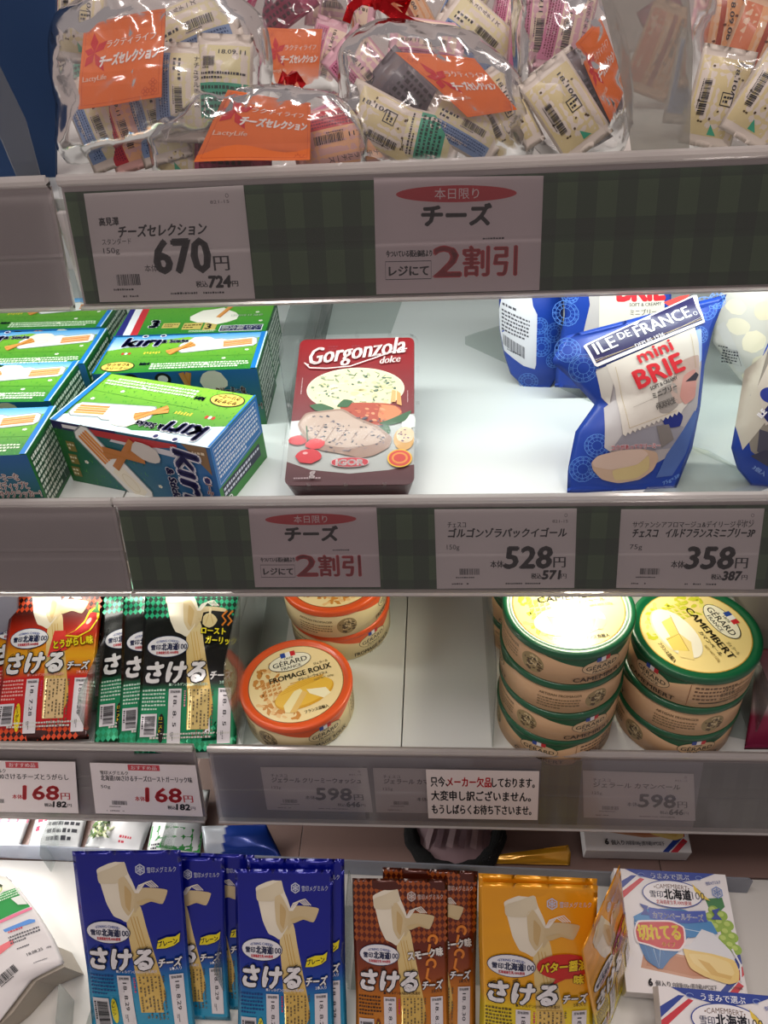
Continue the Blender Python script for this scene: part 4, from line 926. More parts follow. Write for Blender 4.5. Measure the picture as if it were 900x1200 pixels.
A.ell(38, 27, 9.5, 8.6, '#e0b028', 6); A.ell(38, 27, 8.4, 7.5, '#c8402c', 6.3); A.ell(38, 27, 6.2, 5.4, '#d88a38', 6.6); A.ell(38, 27, 4.6, 3.8, '#c2382c', 6.9)
A.text('Gorgonzola', -40, 125, 27, '#ead6d2', 7, w=82, rot=9, shear=.28, bold=.02); A.line([(-39, 125), (-43, 128), (-38, 122), (-24, 121), (-4, 123), (14, 131), (34, 140), (43, 142)], 1.1, '#ead6d2', 7)
A.text('dolce', 20, 125, 11, '#ead6d2', 7, w=17, rot=7, shear=.3)
A.text('g', -30, 11, 9, '#e0d4d4', 7, bold=.05); A.fine(-42, 8, -8, 10.5, '#a89094', 1, 6, 3)
for x in (-20, 0, 20): A.fine(x - 4, 143, x + 4, 149, '#8a3038', 2, 2, int(x) + 30)
A.fine(-44, 84, -42.6, 112, '#c8a8a8', 1, 3, 7, vertical=True); A.fine(43, 76, 44.4, 96, '#c8a8a8', 1, 3, 8, vertical=True)
fy = lambda x, y, d: np.stack([np.asarray(x) * .001, -np.asarray(d) + .0006 * np.ones(len(x)), np.asarray(y) * .001], 1)
A.build('front_print', fy, PAPER(), gr, eps=.00008)
# clear blister lid with ribs
cl = film('clear_blister', body=.0, gloss=.16, boost=.35, base=.004, bump=(40, .3, .002))
loft('clear_lid', [ringat(GW, GL, 10, -1.5, 0), ringat(GW, GL, 10, 1.2, 0), ringat(GW, GL, 10, 3.2, 2.2), ringat(GW, GL, 10, 3.2, 4.2), ringat(GW, GL, 10, 2.0, 5.2)], cl, gr, cap0=False)
for x, y, a_ in [(-30, .5, 0), (-2, .5, 0), (27, .5, 0), (-30, GL - .5, 0), (0, GL - .5, 0), (28, GL - .5, 0)] + [(s_ * 51.7, y, 90) for s_ in (-1, 1) for y in (42, 80, 118)]:
    w_, l_ = (1.4, 4) if not a_ else (1.6, 3)
    box('rib', ((x - w_) * .001, -.0036, (y - l_ * .5) * .001 - .0005), ((x + w_) * .001, .0008, (y + l_ * .5) * .001), cl, gr)
set_pose(gr, (-.1156, .0163, F2 + .0205), 3.5, 73, 2.6)

# ------------------------------------------------------------------ blue brie pouches
BLUE = '#1f4ab0'
def lace(A, cx, cy, r, L=1.5, col='#5a8ad8'):
    for k in (1, .72, .42): A.ring(cx, cy, r * k, r * k, .5, col, L, n=18)
    for a in range(0, 360, 30):
        c, d = math.cos(rad(a)), math.sin(rad(a)); A.line([(cx + c * r * .42, cy + d * r * .42), (cx + c * r, cy + d * r)], .4, col, L)
    for a in range(15, 375, 30):
        c, d = math.cos(rad(a)), math.sin(rad(a)); A.ring(cx + c * r * .86, cy + d * r * .86, r * .16, r * .16, .35, col, L, n=8)
def px_pouch(name, label, cat, base_px, z, yaw, lean, left_px, right_px, T, bodycol, art=None, seed=0, group=None, matf=SOFT, grid=3.5, nu=24, nv=36, crink=.6, fin='front_print', yoff=0):
    O = onz(*base_px, z); O = O + np.array([0, yoff, 0.0]); fr = Lean(O, yaw, lean)
    L_ = [fr.mm(*p) for p in left_px]; R_ = [fr.mm(*p) for p in right_px]
    P = Pouch(fr, L_, R_, T=T, seed=seed, crink=crink, seal=.03)
    r = empty(name, O); tag(r, label, cat, group)
    P.body('pouch', matf(), r, bodycol(P) if callable(bodycol) and getattr(bodycol, '__name__', '') == 'mk' else (lambda x, y: lin(bodycol)) if isinstance(bodycol, str) else bodycol, nu, nv)
    if art:
        A = Art(); art(A); A.xform(lambda x, y: fr.mm(x, y))
        A.build(fin, P.fn, matf(), r, grid=grid, eps=.0001, smooth=True)
    return r, P, fr
# art below is drawn where the photograph shows it on the pouch's own leaning plane (y grows downwards)
def PX(A, f):   # y-down helper for text in pixel frame
    return f
def brie_front(A):
    A.v0 = None
    B = Art()
    # coordinates: crop (900 x 1023) of region 640..860 x 330..580 -> pixels
    q = lambda x, y: (640 + x * .24444, 330 + y * .24444)
    def poly(p, c, L): A.poly([q(*t) for t in p], c, L)
    def spoly(p, c, L): A.spoly([q(*t) for t in p], c, L)
    def txt(t, x0, y0, x1, y1, h, c, L=5, bold=.03, out=None, shear=0):
        """baseline from (x0,y0) to (x1,y1), em height h, in crop units"""
        B = Art(); W = math.hypot(x1 - x0, y1 - y0); B.text(t, 0, 0, h, c, L, w=W, bold=bold, out=out, shear=shear)
        ux, uy = (x1 - x0) / W, (y1 - y0) / W; off = len(A.v); k = len(A.cols)
        A.v += [q(x0 + ux * a + uy * b_, y0 + uy * a - ux * b_) for a, b_ in B.v]; A.z += B.z; A.cols += B.cols; A.f += [tuple(off + i for i in f) for f in B.f]; A.c += [i + k for i in B.c]
    for x, y, r in ((100, 330, 60), (170, 420, 66), (230, 790, 55), (170, 900, 60), (760, 130, 58), (820, 90, 40), (240, 900, 40), (730, 260, 40)):
        X, Y = q(x, y); lace(A, X, Y, r * .2444)
    # clear window with the small cheeses behind it
    poly([(225, 430), (290, 410), (730, 230), (735, 400), (715, 600), (640, 800), (500, 880), (330, 860), (270, 800), (290, 610)], '#a9a4a4', 2)
    poly([(265, 610), (330, 560), (340, 740), (290, 820), (262, 800)], '#b9b5b4', 2.3); poly([(340, 740), (560, 680), (640, 700), (590, 800), (420, 820), (300, 800)], lambda x, y: lerpc([(0, '#8f8e96'), (.5, '#5a6278'), (1, '#8a8c98')], (x - 720) / 70), 2.3)
    spoly([(520, 660), (600, 620), (635, 650), (620, 700), (550, 710)], '#1e2c78', 2.6); poly([(500, 700), (560, 690), (590, 760), (530, 800)], '#7a7470', 2.7)
    poly([(560, 830), (700, 620), (720, 640), (660, 830), (600, 930), (520, 940)], '#4a66a4', 2.4); poly([(690, 240), (735, 235), (735, 380), (700, 420)], '#9db6dc', 2.3)
    poly([(224, 440), (280, 410), (305, 480), (290, 600), (255, 560)], '#c9c4ba', 2.6)
    # stamp shaped label
    L0, R0, B0 = (300, 400), (700, 235), (345, 742)
    st = [(290, 405), (345, 742)]; n = 13
    bl, brr = (345, 742), (632, 625); pts = [(270, 412), (700, 225)]
    right = [(716, 300), (722, 400), (700, 520), (650, 600)]
    ed = []
    for i in range(n * 2 + 1):
        t = i / (n * 2); x = brr[0] + (bl[0] - brr[0]) * t; y = brr[1] + (bl[1] - brr[1]) * t; ed.append((x + (0 if i % 2 else -2), y + (10 if i % 2 else -4)))
    poly(pts + right + ed + [(330, 640), (310, 520)], '#cfc8bd', 3)
    spoly([(600, 400), (720, 350), (716, 470), (690, 560), (600, 600), (560, 540)], '#b8a094', 3.2); spoly([(630, 460), (700, 420), (700, 560), (640, 600), (610, 560)], '#c08a80', 3.3); poly([(640, 490), (700, 440), (716, 452), (700, 480)], '#2c2a34', 3.5)
    spoly([(500, 530), (590, 490), (610, 600), (560, 640), (510, 640)], '#9c958e', 3.2)
    for a_, b_ in (((310, 420), (372, 710)), ((372, 710), (600, 625)), ((675, 260), (700, 420))): A.line([q(*a_), q(*b_)], .35, '#b39a58', 4)
    A.line([q(390, 612), q(600, 520)], .3, '#8a8078', 4)
    # navy title band with white border
    poly([(172, 315), (186, 304), (705, 66), (722, 66), (752, 200), (230, 418), (218, 412)], '#ece9ea', 4); poly([(186, 312), (702, 74), (742, 190), (226, 402)], '#160e4c', 4.5)
    A.line([q(222, 394), q(740, 182)], .45, '#c9b070', 5); A.line([q(219, 386), q(410, 320)], .3, '#d8d0c0', 5); A.line([q(560, 262), q(736, 174)], .3, '#d8d0c0', 5)
    txt('ILE', 232, 360, 330, 318, 84, '#f2f0f2', 6, .02); txt('DE', 340, 288, 398, 268, 52, '#f2f0f2', 6, .02); txt('FRANCE', 424, 276, 690, 170, 82, '#f2f0f2', 6, .02); A.ring(*q(708, 156), 2.2, 2.2, .4, '#e8e8f0', 6, n=12)
    txt('DEPUIS 1936', 412, 328, 548, 270, 26, '#e8e4ea', 6, .02)
    txt('mini', 424, 404, 586, 338, 82, '#cc2630', 6, .03); txt('BRIE', 416, 526, 640, 430, 122, '#cc2630', 6, .035)
    txt('SOFT & CREAMY', 470, 534, 600, 478, 24, '#4a4644', 6); txt('ミニブリー', 482, 572, 598, 522, 30, '#3a3634', 6); txt('FRANCE', 500, 624, 590, 590, 28, '#5a5450', 6); txt('PRODUIT DE', 498, 604, 585, 572, 15, '#5a5450', 6)
    # picture of the brie and its caption
    spoly([(204, 870), (230, 838), (330, 812), (440, 806), (506, 820), (520, 850), (500, 905), (440, 950), (340, 968), (260, 950), (214, 905)], '#c0a48c', 5); spoly([(206, 868), (232, 838), (330, 812), (436, 806), (470, 830), (420, 880), (300, 905), (220, 890)], '#cdb5a4', 5.3); spoly([(300, 905), (420, 880), (470, 832), (480, 900), (420, 946), (320, 955)], '#c8b480', 5.5)
    txt('コクがあってクリーミー', 292, 812, 522, 800, 27, '#a83444', 6, .03, out=[(.06, '#e2d8d8')])
    poly([(430, 215), (560, 150), (660, 90), (600, 130), (480, 200)], '#8ea4dc', 2); poly([(560, 100), (640, 70), (690, 62), (640, 110), (590, 120)], '#c83a34', 2.5)
    txt('75g×3P', 560, 975, 640, 935, 22, '#6a90d0', 3)
GB = 'blue brie pouches on the second shelf'
q6 = lambda x, y: (640 + x * .24444, 330 + y * .24444)
def deepblue(x, y): return lin('#173c98')
rF, PF, frF = px_pouch('brie_pouch', 'blue brie pouch with navy title band, standing askew at the front', 'cheese pouch', (728, 577), F2 + .001, 4, 38,
    [q6(100, 1012), q6(104, 900), q6(140, 720), q6(232, 590), q6(120, 470), q6(24, 385), q6(90, 262)], [q6(615, 1012), q6(700, 800), q6(740, 600), q6(760, 400), q6(800, 230), q6(866, 60)], 15, deepblue, brie_front, 2, GB, crink=.7, yoff=.004)
def back_art(A):
    q = lambda x, y: (570 + x * .18889, 340 + y * .18889)
    for x, y, r in ((260, 560, 60), (340, 330, 60), (420, 250, 60), (330, 200, 50), (420, 420, 50)): X, Y = q(x, y); lace(A, X, Y, r * .189)
    A.poly([q(*p) for p in ((100, 20), (280, 20), (290, 80), (315, 130), (308, 440), (300, 470), (230, 450), (110, 370), (84, 240), (78, 120))], '#cfd0d4', 3)
    def f(x0, y0, x1, y1, rows, sd):
        B = Art(); B.fine(x0, -y1, x1, -y0, '#4a4a52', rows, 5, sd); o = len(A.v); k = len(A.cols)
        A.v += [q(a, -b_ + (a - x0) * .35) for a, b_ in B.v]; A.z += B.z; A.cols += B.cols; A.f += [tuple(o + i for i in g) for g in B.f]; A.c += [i + k for i in B.c]
    f(100, 60, 250, 90, 1, 3); f(96, 100, 270, 240, 6, 4)
    for i in range(22):
        x = 104 + i * 6.3; A.poly([q(x, 262 + i * 3.2), q(x + 2 + (i % 3), 263 + i * 3.2), q(x + 2 + (i % 3), 330 + i * 3.6), q(x, 329 + i * 3.6)], '#3a3a44', 5)
    f(130, 345, 240, 362, 1, 6)
q5 = lambda x, y: (570 + x * .18889, 340 + y * .18889)
px_pouch('brie_pouch', 'blue pouch at the back turned to show its white barcode label', 'cheese pouch', (625, 452), F2 + .001, -6, 12,
    [q5(230, 598), q5(150, 520), q5(110, 400), q5(80, 240), q5(78, 60), q5(80, -140)], [q5(380, 630), q5(450, 520), q5(470, 300), q5(480, 100), q5(470, -140)], 13, deepblue, back_art, 4, GB)
def brie_top(A):
    q = lambda x, y: (640 + x * .24444, 330 + y * .24444)
    for x, y, r in ((90, 150, 60), (110, 60, 40)): X, Y = q(x, y); lace(A, X, Y, r * .2444)
    A.poly([q(170, 230), q(200, 100), q(190, 20), q(260, -60), q(560, -60), q(560, 230)], '#b5b0ac', 2); A.poly([q(240, 220), q(245, 60), q(250, -60), q(560, -60), q(560, 200)], '#d9d3c2', 3)
    B = Art(); B.text('BRIE', 330, -78, 120, '#cc2630', 5, w=230, bold=.06); B.text('SOFT & CREAMY', 384, -106, 22, '#4a4644', 5, w=160); B.text('ミニブリー', 386, -146, 30, '#4a4644', 5, w=130)
    o = len(A.v); k = len(A.cols); A.v += [q(a, -b_) for a, b_ in B.v]; A.z += B.z; A.cols += B.cols; A.f += [tuple(o + i for i in g) for g in B.f]; A.c += [i + k for i in B.c]
px_pouch('brie_pouch', 'blue brie pouch in the back row standing upright behind the askew one', 'cheese pouch', (720, 468), F2 + .001, 2, 14,
    [q6(40, 505), q6(60, 300), q6(90, 160), q6(80, 40), q6(90, -100)], [q6(560, 540), q6(600, 300), q6(600, -100)], 12, deepblue, brie_top, 6, GB)
qr = lambda x, y: (790 + x * .21667, 330 + y * .21667)
def right_art(A):
    A.poly([qr(*p) for p in ((430, 500), (560, 300), (700, 300), (700, 900), (470, 960), (400, 900), (380, 800))], '#8a8478', 2); A.poly([qr(*p) for p in ((440, 560), (520, 400), (640, 360), (640, 640), (470, 760))], '#c9c2b4', 2.5)
    A.poly([qr(*p) for p in ((380, 480), (480, 400), (520, 330), (440, 560), (470, 740), (360, 900), (330, 780))], '#c4bfae', 2.2)
    A.ell(*qr(500, 600), 11, 9, '#2a3a90', 3); A.poly([qr(*p) for p in ((450, 700), (508, 620), (540, 640), (480, 740))], '#1c2464', 3.5)
    A.poly([qr(*p) for p in ((440, 780), (508, 800), (508, 960), (430, 900))], '#4a4a58', 3); A.poly([qr(*p) for p in ((400, 930), (500, 990), (640, 990), (640, 940), (470, 890))], '#3c3c50', 3.4)
    B = Art(); B.text('ILE', 452, -722, 40, '#f0f0f2', 5, w=42, rot=52, bold=.05); B.text('3個入', 412, -1000, 30, '#8aa8e0', 5, w=80, rot=-34)
    o = len(A.v); k = len(A.cols); A.v += [qr(a, -b_) for a, b_ in B.v]; A.z += B.z; A.cols += B.cols; A.f += [tuple(o + i for i in g) for g in B.f]; A.c += [i + k for i in B.c]
px_pouch('brie_pouch', 'blue pouch cut off by the right edge of the picture', 'cheese pouch', (905, 570), F2 + .002, -8, 22,
    [qr(440, 1130), qr(340, 1010), qr(308, 900), qr(330, 780), qr(400, 560), qr(470, 420), qr(520, 300)], [qr(900, 1130), qr(900, 900), qr(900, 600), qr(860, 300)], 16, deepblue, right_art, 7, GB, yoff=.003)
# mozzarella bags at the right back
def moz(A, sh=0):
    for i, (x, y, rx, ry) in enumerate(((330, 220, 60, 45), (410, 300, 70, 60), (450, 430, 50, 50), (400, 500, 40, 34), (320, 120, 50, 40), (470, 140, 60, 50))): A.blob(*qr(x + sh, y), rx * .2167, ry * .2167, ['#ddd6bc', '#e4dcc0', '#d6ceb2'][i % 3], 2, j=.08, n=18)
    B = Art(); B.poly([(225 + sh, -240), (260 + sh, -200), (380 + sh, -470), (330 + sh, -480)], '#c9c7c0', 3); B.fine(232 + sh, -345, 310 + sh, -330, '#3a3a3e', 1, 5, 3); B.fine(255 + sh, -440, 330 + sh, -350, '#3a3a3e', 5, 5, 5); B.line([(250 + sh, -348), (318 + sh, -348), (350 + sh, -440), (300 + sh, -430)], 2, '#3a3a3e', 4, closed=True)
    o = len(A.v); k = len(A.cols); A.v += [qr(a, -b_) for a, b_ in B.v]; A.z += B.z; A.cols += B.cols; A.f += [tuple(o + i for i in g) for g in B.f]; A.c += [i + k for i in B.c]
GM = 'cream white cheese ball bags'
px_pouch('cheese_ball_bag', 'cream bag of white cheese balls behind the blue pouches, its printed table slanting', 'cheese bag', (872, 452), F2 + .001, -4, 10,
    [qr(375, 550), qr(330, 500), qr(210, 330), qr(230, 150), qr(250, -60)], [qr(430, 552), qr(500, 420), qr(560, 200), qr(600, -60)], 14, '#c8c5ba', lambda A: moz(A), 3, GM)
px_pouch('cheese_ball_bag', 'second cream bag of white cheese balls, right behind the slanting one', 'cheese bag', (905, 425), F2 + .001, -10, 8,
    [qr(480, 360), qr(440, 290), qr(360, 180), qr(330, 60), qr(320, -80)], [qr(700, 400), qr(740, 200), qr(720, -80)], 12, '#cbc8bd', lambda A: moz(A, 130), 5, GM)

# ------------------------------------------------------------------ clear dividers on the shelves
def sheet(name, label, pts, th=.0012, material=None, cat='divider', parent=None, group=None):
    """a flat clear plate from coplanar 3D corner points"""
    P = [np.array(p, float) for p in pts]; n = np.cross(P[1] - P[0], P[2] - P[0]); n /= np.linalg.norm(n); c = sum(P) / len(P)
    k = len(P); V = [p - c + n * th / 2 for p in P] + [p - c - n * th / 2 for p in P]
    F = [tuple(range(k)), tuple(range(k, 2 * k))[::-1]] + [(i, k + i, k + (i + 1) % k, (i + 1) % k) for i in range(k)]
    o = mesh_obj(name, V, F, material or CLEAR(), parent, False, loc=c)
    if label: tag(o, label, cat, group)
    return o
def divider(label, x0, y0, x1, y1, z, h, foot=.03, side=1, mt=None):
    """upright L-shaped plate running front to back: plate and foot"""
    r = empty('clear_divider', ((x0 + x1) / 2, (y0 + y1) / 2, z)); tag(r, label, 'divider'); cx, cy = (x0 + x1) / 2, (y0 + y1) / 2
    a, b_ = (x0 - cx, y0 - cy), (x1 - cx, y1 - cy)
    sheet('plate', None, [(a[0], a[1], .0014), (b_[0], b_[1], .0014), (b_[0], b_[1], h), (a[0] , a[1] + .012, h), (a[0], a[1], h - .012)], material=mt, parent=r)
    fo = foot * side
    if foot: sheet('foot', None, [(a[0], a[1], .0012), (b_[0], b_[1], .0012), (b_[0] + fo, b_[1], .0012), (a[0] + fo, a[1] + .008, .0012)], th=.0011, material=mt, parent=r)
    return r
divider('clear divider between the green boxes and the red tray', -.176, .118, -.178, .40, F2, .085, foot=.012)
GREYP = film('grey_tinted_plate', tint='#f6f8f7', body=.06, gloss=.05, boost=.06, bodycol='#c8ccca', base=.008)
a_, b_, c_, d_ = onz(541, 399, F2 + .001), onz(862, 551, F2 + .001), onz(592, 380, F2 + .001), None
far = [onz(545, 403, F2 + .0012), onz(880, 557, F2 + .0012), np.array([.36, .12, F2 + .0012]), np.array([.36, .32, F2 + .0012]), onz(596, 379, F2 + .0012), onz(556, 391, F2 + .0012), onz(545, 395, F2 + .0012)]
sheet('divider_plate', 'grey translucent plate lying askew beneath the blue pouches', far, th=.0012, material=GREYP)
sheet('divider_plate', 'pale translucent plate lying at the back of the second shelf behind the red tray', [onz(376, 392, F2 + .001), onz(458, 390, F2 + .001), onz(474, 345, F2 + .001), onz(392, 345, F2 + .001)], th=.001, material=GREYP)
sheet('divider_plate', 'thin clear plate under the front blue pouch at the right', [onz(690, 578, F2 + .0014) + np.array([.04, 0, 0]), onz(880, 579, F2 + .0014), onz(905, 570, F2 + .0014), onz(830, 528, F2 + .0014), onz(800, 520, F2 + .0014)], th=.0008, material=CLEAR())
divider('clear divider between the red and green string cheese piles', -.403, .004, -.400, .26, F3, .06, foot=.02)
divider('clear divider between the green string cheese and the orange-rimmed boxes', -.2475, .002, -.259, .26, F3, .11, foot=.03)
divider('clear divider at the left of the tall green-rimmed stack', .0005, .004, -.001, .26, F3, .12, foot=.0)
divider('clear divider at the right end of the third shelf beside the dark red pack', .2495, .015, .2465, .28, F3, .075, foot=-.03)
# ------------------------------------------------------------------ bottom deck: boxes of cut camembert
def cam_art():
    A = Art(); W, H = 105, 105
    q = lambda x, y: ((x - 40) * .164, (775 - y) * .155)   # plan taken from the face of the box
    A.rect(0, 0, W, H, '#e9e6e6', 0)
    A.poly([(10, H), (95, H), (80, 99), (60, 95.5), (44, 95.5), (24, 99)], '#1c3c98', 2); A.text('うまみで選ぶ', 52, 97.5, 6, '#e9eef8', 3, w=36, an='c', bold=.02)
    for s in (28, 76): A.ring(s - 3 if s < 50 else s + 3, 100, 3, 1.6, .6, '#7f96d0', 3, a0=0, a1=300, n=12)
    for p, c in ((((0, 82), (0, 90), (16, 99.5), (21, 99.5)), '#1c3c98'), (((0, 73), (0, 80), (24, 97.5), (28, 96.5)), '#cc2c3c')): A.poly([p[0], p[1], p[2], p[3]] if c == '#1c3c98' else list(p), c, 1)
    A.poly([(76, 0), (82, 0), (98, 14), (94, 17)], '#1c3c98', 1); A.poly([(84, 0), (91, 0), (103, 11), (99, 14)], '#cc2c3c', 1); A.poly([(99, 22), (105, 29), (105, 38), (97, 30)], '#1c3c98', 1); A.poly([(100, 15), (105, 20), (105, 27), (98, 20)], '#cc2c3c', 1)
    A.poly([(15, 20), (60, 14), (95, 16), (100, 30), (60, 32), (20, 36)], '#c48e6c', .6); A.poly([(20, 22), (60, 16), (92, 18), (96, 28), (60, 30), (24, 34)], '#b97850', .8)
    # grapes and leaf
    A.poly([(82, 82), (98, 84), (99, 76), (92, 70), (84, 74)], '#2f7a3c', 1.6)
    for i, (x, y) in enumerate(((88, 72), (95, 68), (84, 66), (92, 62), (99, 60), (88, 58), (96, 54), (101, 50), (93, 48), (98, 43), (102, 40), (84, 60))): A.ell(x, y, 5, 4.4, '#8fb23c', 1.8 + i * .05, n=16); A.ell(x - 1.2, y + 1, 2.8, 2.2, '#b4cc62', 2.5 + i * .02, n=12)
    # blue wrapped wheel
    A.spoly([(13, 62), (30, 70), (60, 72), (84, 62), (88, 52), (60, 48), (52, 36), (30, 20), (20, 26), (14, 44)], '#1d6fae', 2.6); A.poly([(13, 62), (30, 71), (52, 66), (44, 56), (30, 56), (16, 58)], '#2f88c4', 2.8)
    A.poly([(52, 66), (84, 62), (88, 52), (62, 47), (44, 56)], '#2a7fbc', 2.8); A.poly([(15, 56), (44, 55), (56, 44), (34, 20), (30, 20), (20, 27)], '#1a66a2', 2.7)
    for i in range(7): A.line([(17 + i * 5, 54), (24 + i * 4.4, 24 + i * 2.5)], .4, '#2f88c4', 3)
    A.line([(14, 57), (44, 56), (86, 51)], .6, '#bcd8ea', 3.1); A.line([(52, 67), (44, 56)], 1, '#12486e', 3.1); A.line([(28, 36), (31, 21), (34, 36)], .5, '#bcd8ea', 3.1)
    A.poly([(50, 38), (62, 42), (74, 55), (84, 52), (97, 38), (99, 30), (80, 35), (60, 37)], '#d9dbe0', 3.6); A.spoly([(54, 38), (60, 37), (80, 35), (99, 31), (101, 22), (99, 14), (90, 11), (70, 16), (58, 22)], '#e6c878', 3.8)
    A.spoly([(58, 34), (76, 34), (94, 29), (97, 20), (88, 15), (72, 20), (62, 26)], '#ecd490', 4); A.poly([(66, 30), (76, 27), (82, 20), (94, 18), (92, 15), (76, 18)], '#d8b25e', 4.2); A.line([(98, 40), (103, 28), (101, 14)], 1.6, '#dfe0e4', 4)
    # oval
    A.ell(52, 84, 28, 12.5, '#1f3f96', 4, n=40); A.ell(52, 84, 27, 11.6, '#eeecee', 4.4, n=40); A.poly([(72, 94), (80, 86), (86, 80), (78, 82), (73, 88)], '#e3c548', 4.7)
    A.text('•CAMEMBERT•', 52, 89, 5.6, '#6a4a34', 5, w=33, an='c', curve=1.4, bold=.01); A.text('雪印', 31, 80.6, 6.8, '#1f2c5c', 5, w=12, bold=.02); A.text('北海道', 44, 80, 10, '#15182c', 5, w=25, bold=.04); A.text('100', 70, 80.4, 9.5, '#15182c', 5, w=11.5, bold=.01)
    A.text('北海道産生乳100%使用', 52, 75, 4, '#cc2838', 5, w=32, an='c', bold=.02)
    A.poly([(20, 74), (28, 72), (26, 68), (30, 64), (20, 64), (24, 69)], '#1c3c98', 4.8); A.poly([(94, 74), (86, 72), (88, 68), (84, 64), (94, 64), (90, 69)], '#1c3c98', 4.8)
    A.poly([(28, 71), (44, 69.5), (62, 69.5), (80, 71), (80, 61.5), (62, 59), (44, 59), (28, 61.5)], '#2348ac', 5.4); A.text('カマンベールチーズ', 54, 61.8, 6.8, '#f0f2f8', 6, w=46, an='c', bold=.03)
    A.spoly([(13, 40), (24, 38), (34, 35), (52, 35), (58, 42), (59, 56), (48, 61), (30, 60), (16, 59), (12, 50)], '#f0e4e4', 5.8); A.spoly([(14.5, 41), (24, 39.5), (34, 36.5), (51, 36.5), (56.5, 43), (57.5, 55.5), (47, 59.5), (30, 58.5), (17, 57.5), (13.5, 50)], '#c41f28', 6); A.text('切れてる', 16, 43.5, 14.5, '#f5e02c', 6.5, w=38, rot=3, bold=.04); A.text('タイプ', 36, 38.2, 4.8, '#f0d040', 7.5, w=12, bold=.02)
    snow_logo(A, 94, 88, 5, '#7f96c8', 3); A.text('雪印メグミルク', 85, 94, 3.4, '#5a6cae', 3, w=14, rot=10)
    A.text('6', 20, 6, 8, '#38363c', 3, bold=.05); A.text('個入り', 26, 6, 5.4, '#38363c', 3, w=13, bold=.02); A.text('内容量100g (要冷蔵)10℃以下', 41, 6.2, 4.4, '#55525a', 3, w=38); A.text('イメージ写真', 91, 8, 2.6, '#7a6a6a', 3, w=10)
    return A
CBLOC, CBL, CBS = (.1765, -.1570, F4 + .028), 80, 1.045
cb = empty('camembert_box'); tag(cb, 'white and blue box of cut camembert, its whole face in view, at the lower right', 'cheese box', 'boxes of cut camembert on the bottom deck')
box('carton', (-.0525, 0, 0), (.0525, .025, .105), mat('carton_white', '#e4e0e0', rough=.5, coat=.15), cb, bev=.0008)
cam_art().build('front_print', lambda x, y, d: np.stack([np.asarray(x) * .001 - .0525, -np.asarray(d), np.asarray(y) * .001], 1), GLOSS(), cb, eps=.00005)
A = Art(); A.fine(4, 4, 21, 100, '#b0506a', 3, 1, 4, vertical=True, fill=.4); A.fine(16, 50, 21, 98, '#33333a', 1, 1, 5, vertical=True, fill=.4)
A.build('end_print', lambda x, y, d: np.stack([.0525 + np.asarray(d), np.asarray(x) * .001, np.asarray(y) * .001], 1), GLOSS(), cb, eps=.00005)
set_pose(cb, CBLOC, -2, CBL, 0); cb.scale = (CBS,) * 3
cb2 = redup(cb, 'white and blue box of cut camembert in front, cut off by the bottom edge', (.192, -.2700, F4 + .033), -3, CBL - 8, 0)
cb3 = redup(cb, 'white camembert box behind the clear strip, only its top edge showing', (.158, -.020, F4 + .030), 0, 80, 0)
bx = empty('paper_box', (.250, -.19, F4)); tag(bx, 'small white box with fine print at the lower right edge', 'box')
box('carton', (-.012, -.035, 0), (.03, .03, .04), mat('carton_white', '#e4e0e0', rough=.5, coat=.15), bx, bev=.0008)
A = Art(); A.fine(3, 3, 12, 36, '#b0506a', 2, 1, 6, vertical=True); A.fine(2, 20, 26, 36, '#44434a', 5, 1, 9)
A.build('front_print', plane_fn((-.012, -.0352, 0), (1, 0, 0), (0, 0, 1)), GLOSS(), bx)
# translucent strip that keeps the packs forward
FROST = film('frosted_strip', tint='#dfe3ea', body=.55, gloss=.12, boost=.6, bodycol='#c3c8d4')
a0, a1 = onz(-120, 999, F4), onz(875, 1046, F4)
st = sheet('clear_strip', 'long frosted strip standing across the bottom deck behind the packs', [a0 + (0, 0, .001), a1 + (0, 0, .001), a1 + (0, 0, .026), a1 + (-.005, 0, .031), a0 + (0, 0, .031)], th=.0016, material=FROST, cat='strip')
def up_divider(label, px_top, z_h, yaw=0, w=.09):
    O = onz(px_top[0], px_top[1], F4 + z_h); r = empty('clear_divider', (O[0], O[1] - w / 2, F4)); tag(r, label, 'divider')
    c, s_ = math.sin(rad(yaw)), math.cos(rad(yaw))
    sheet('plate', None, [(-c * w / 2, -w / 2 * s_, .0008), (c * w / 2, w / 2 * s_, .0008), (c * w / 2, w / 2 * s_, z_h), (-c * w / 2, -w / 2 * s_, z_h)], parent=r, th=.0016)
    sheet('foot', None, [(.002, -w / 2, .0008), (.018, -w / 2, .0008), (.018, w / 2, .0008), (.002, w / 2, .0008)], parent=r, th=.001)
    return r
up_divider('upright clear divider between the two blue pack rows', (276, 1012), .08, 0, .10)
up_divider('upright clear divider between the blue and brown packs', (409, 1020), .08, 0, .08)
up_divider('upright clear divider left of the yellow packs', (551, 1026), .08, 0, .07)
up_divider('low clear divider left of the front blue pack on the white deck', (92, 1150), .045, -16, .13)
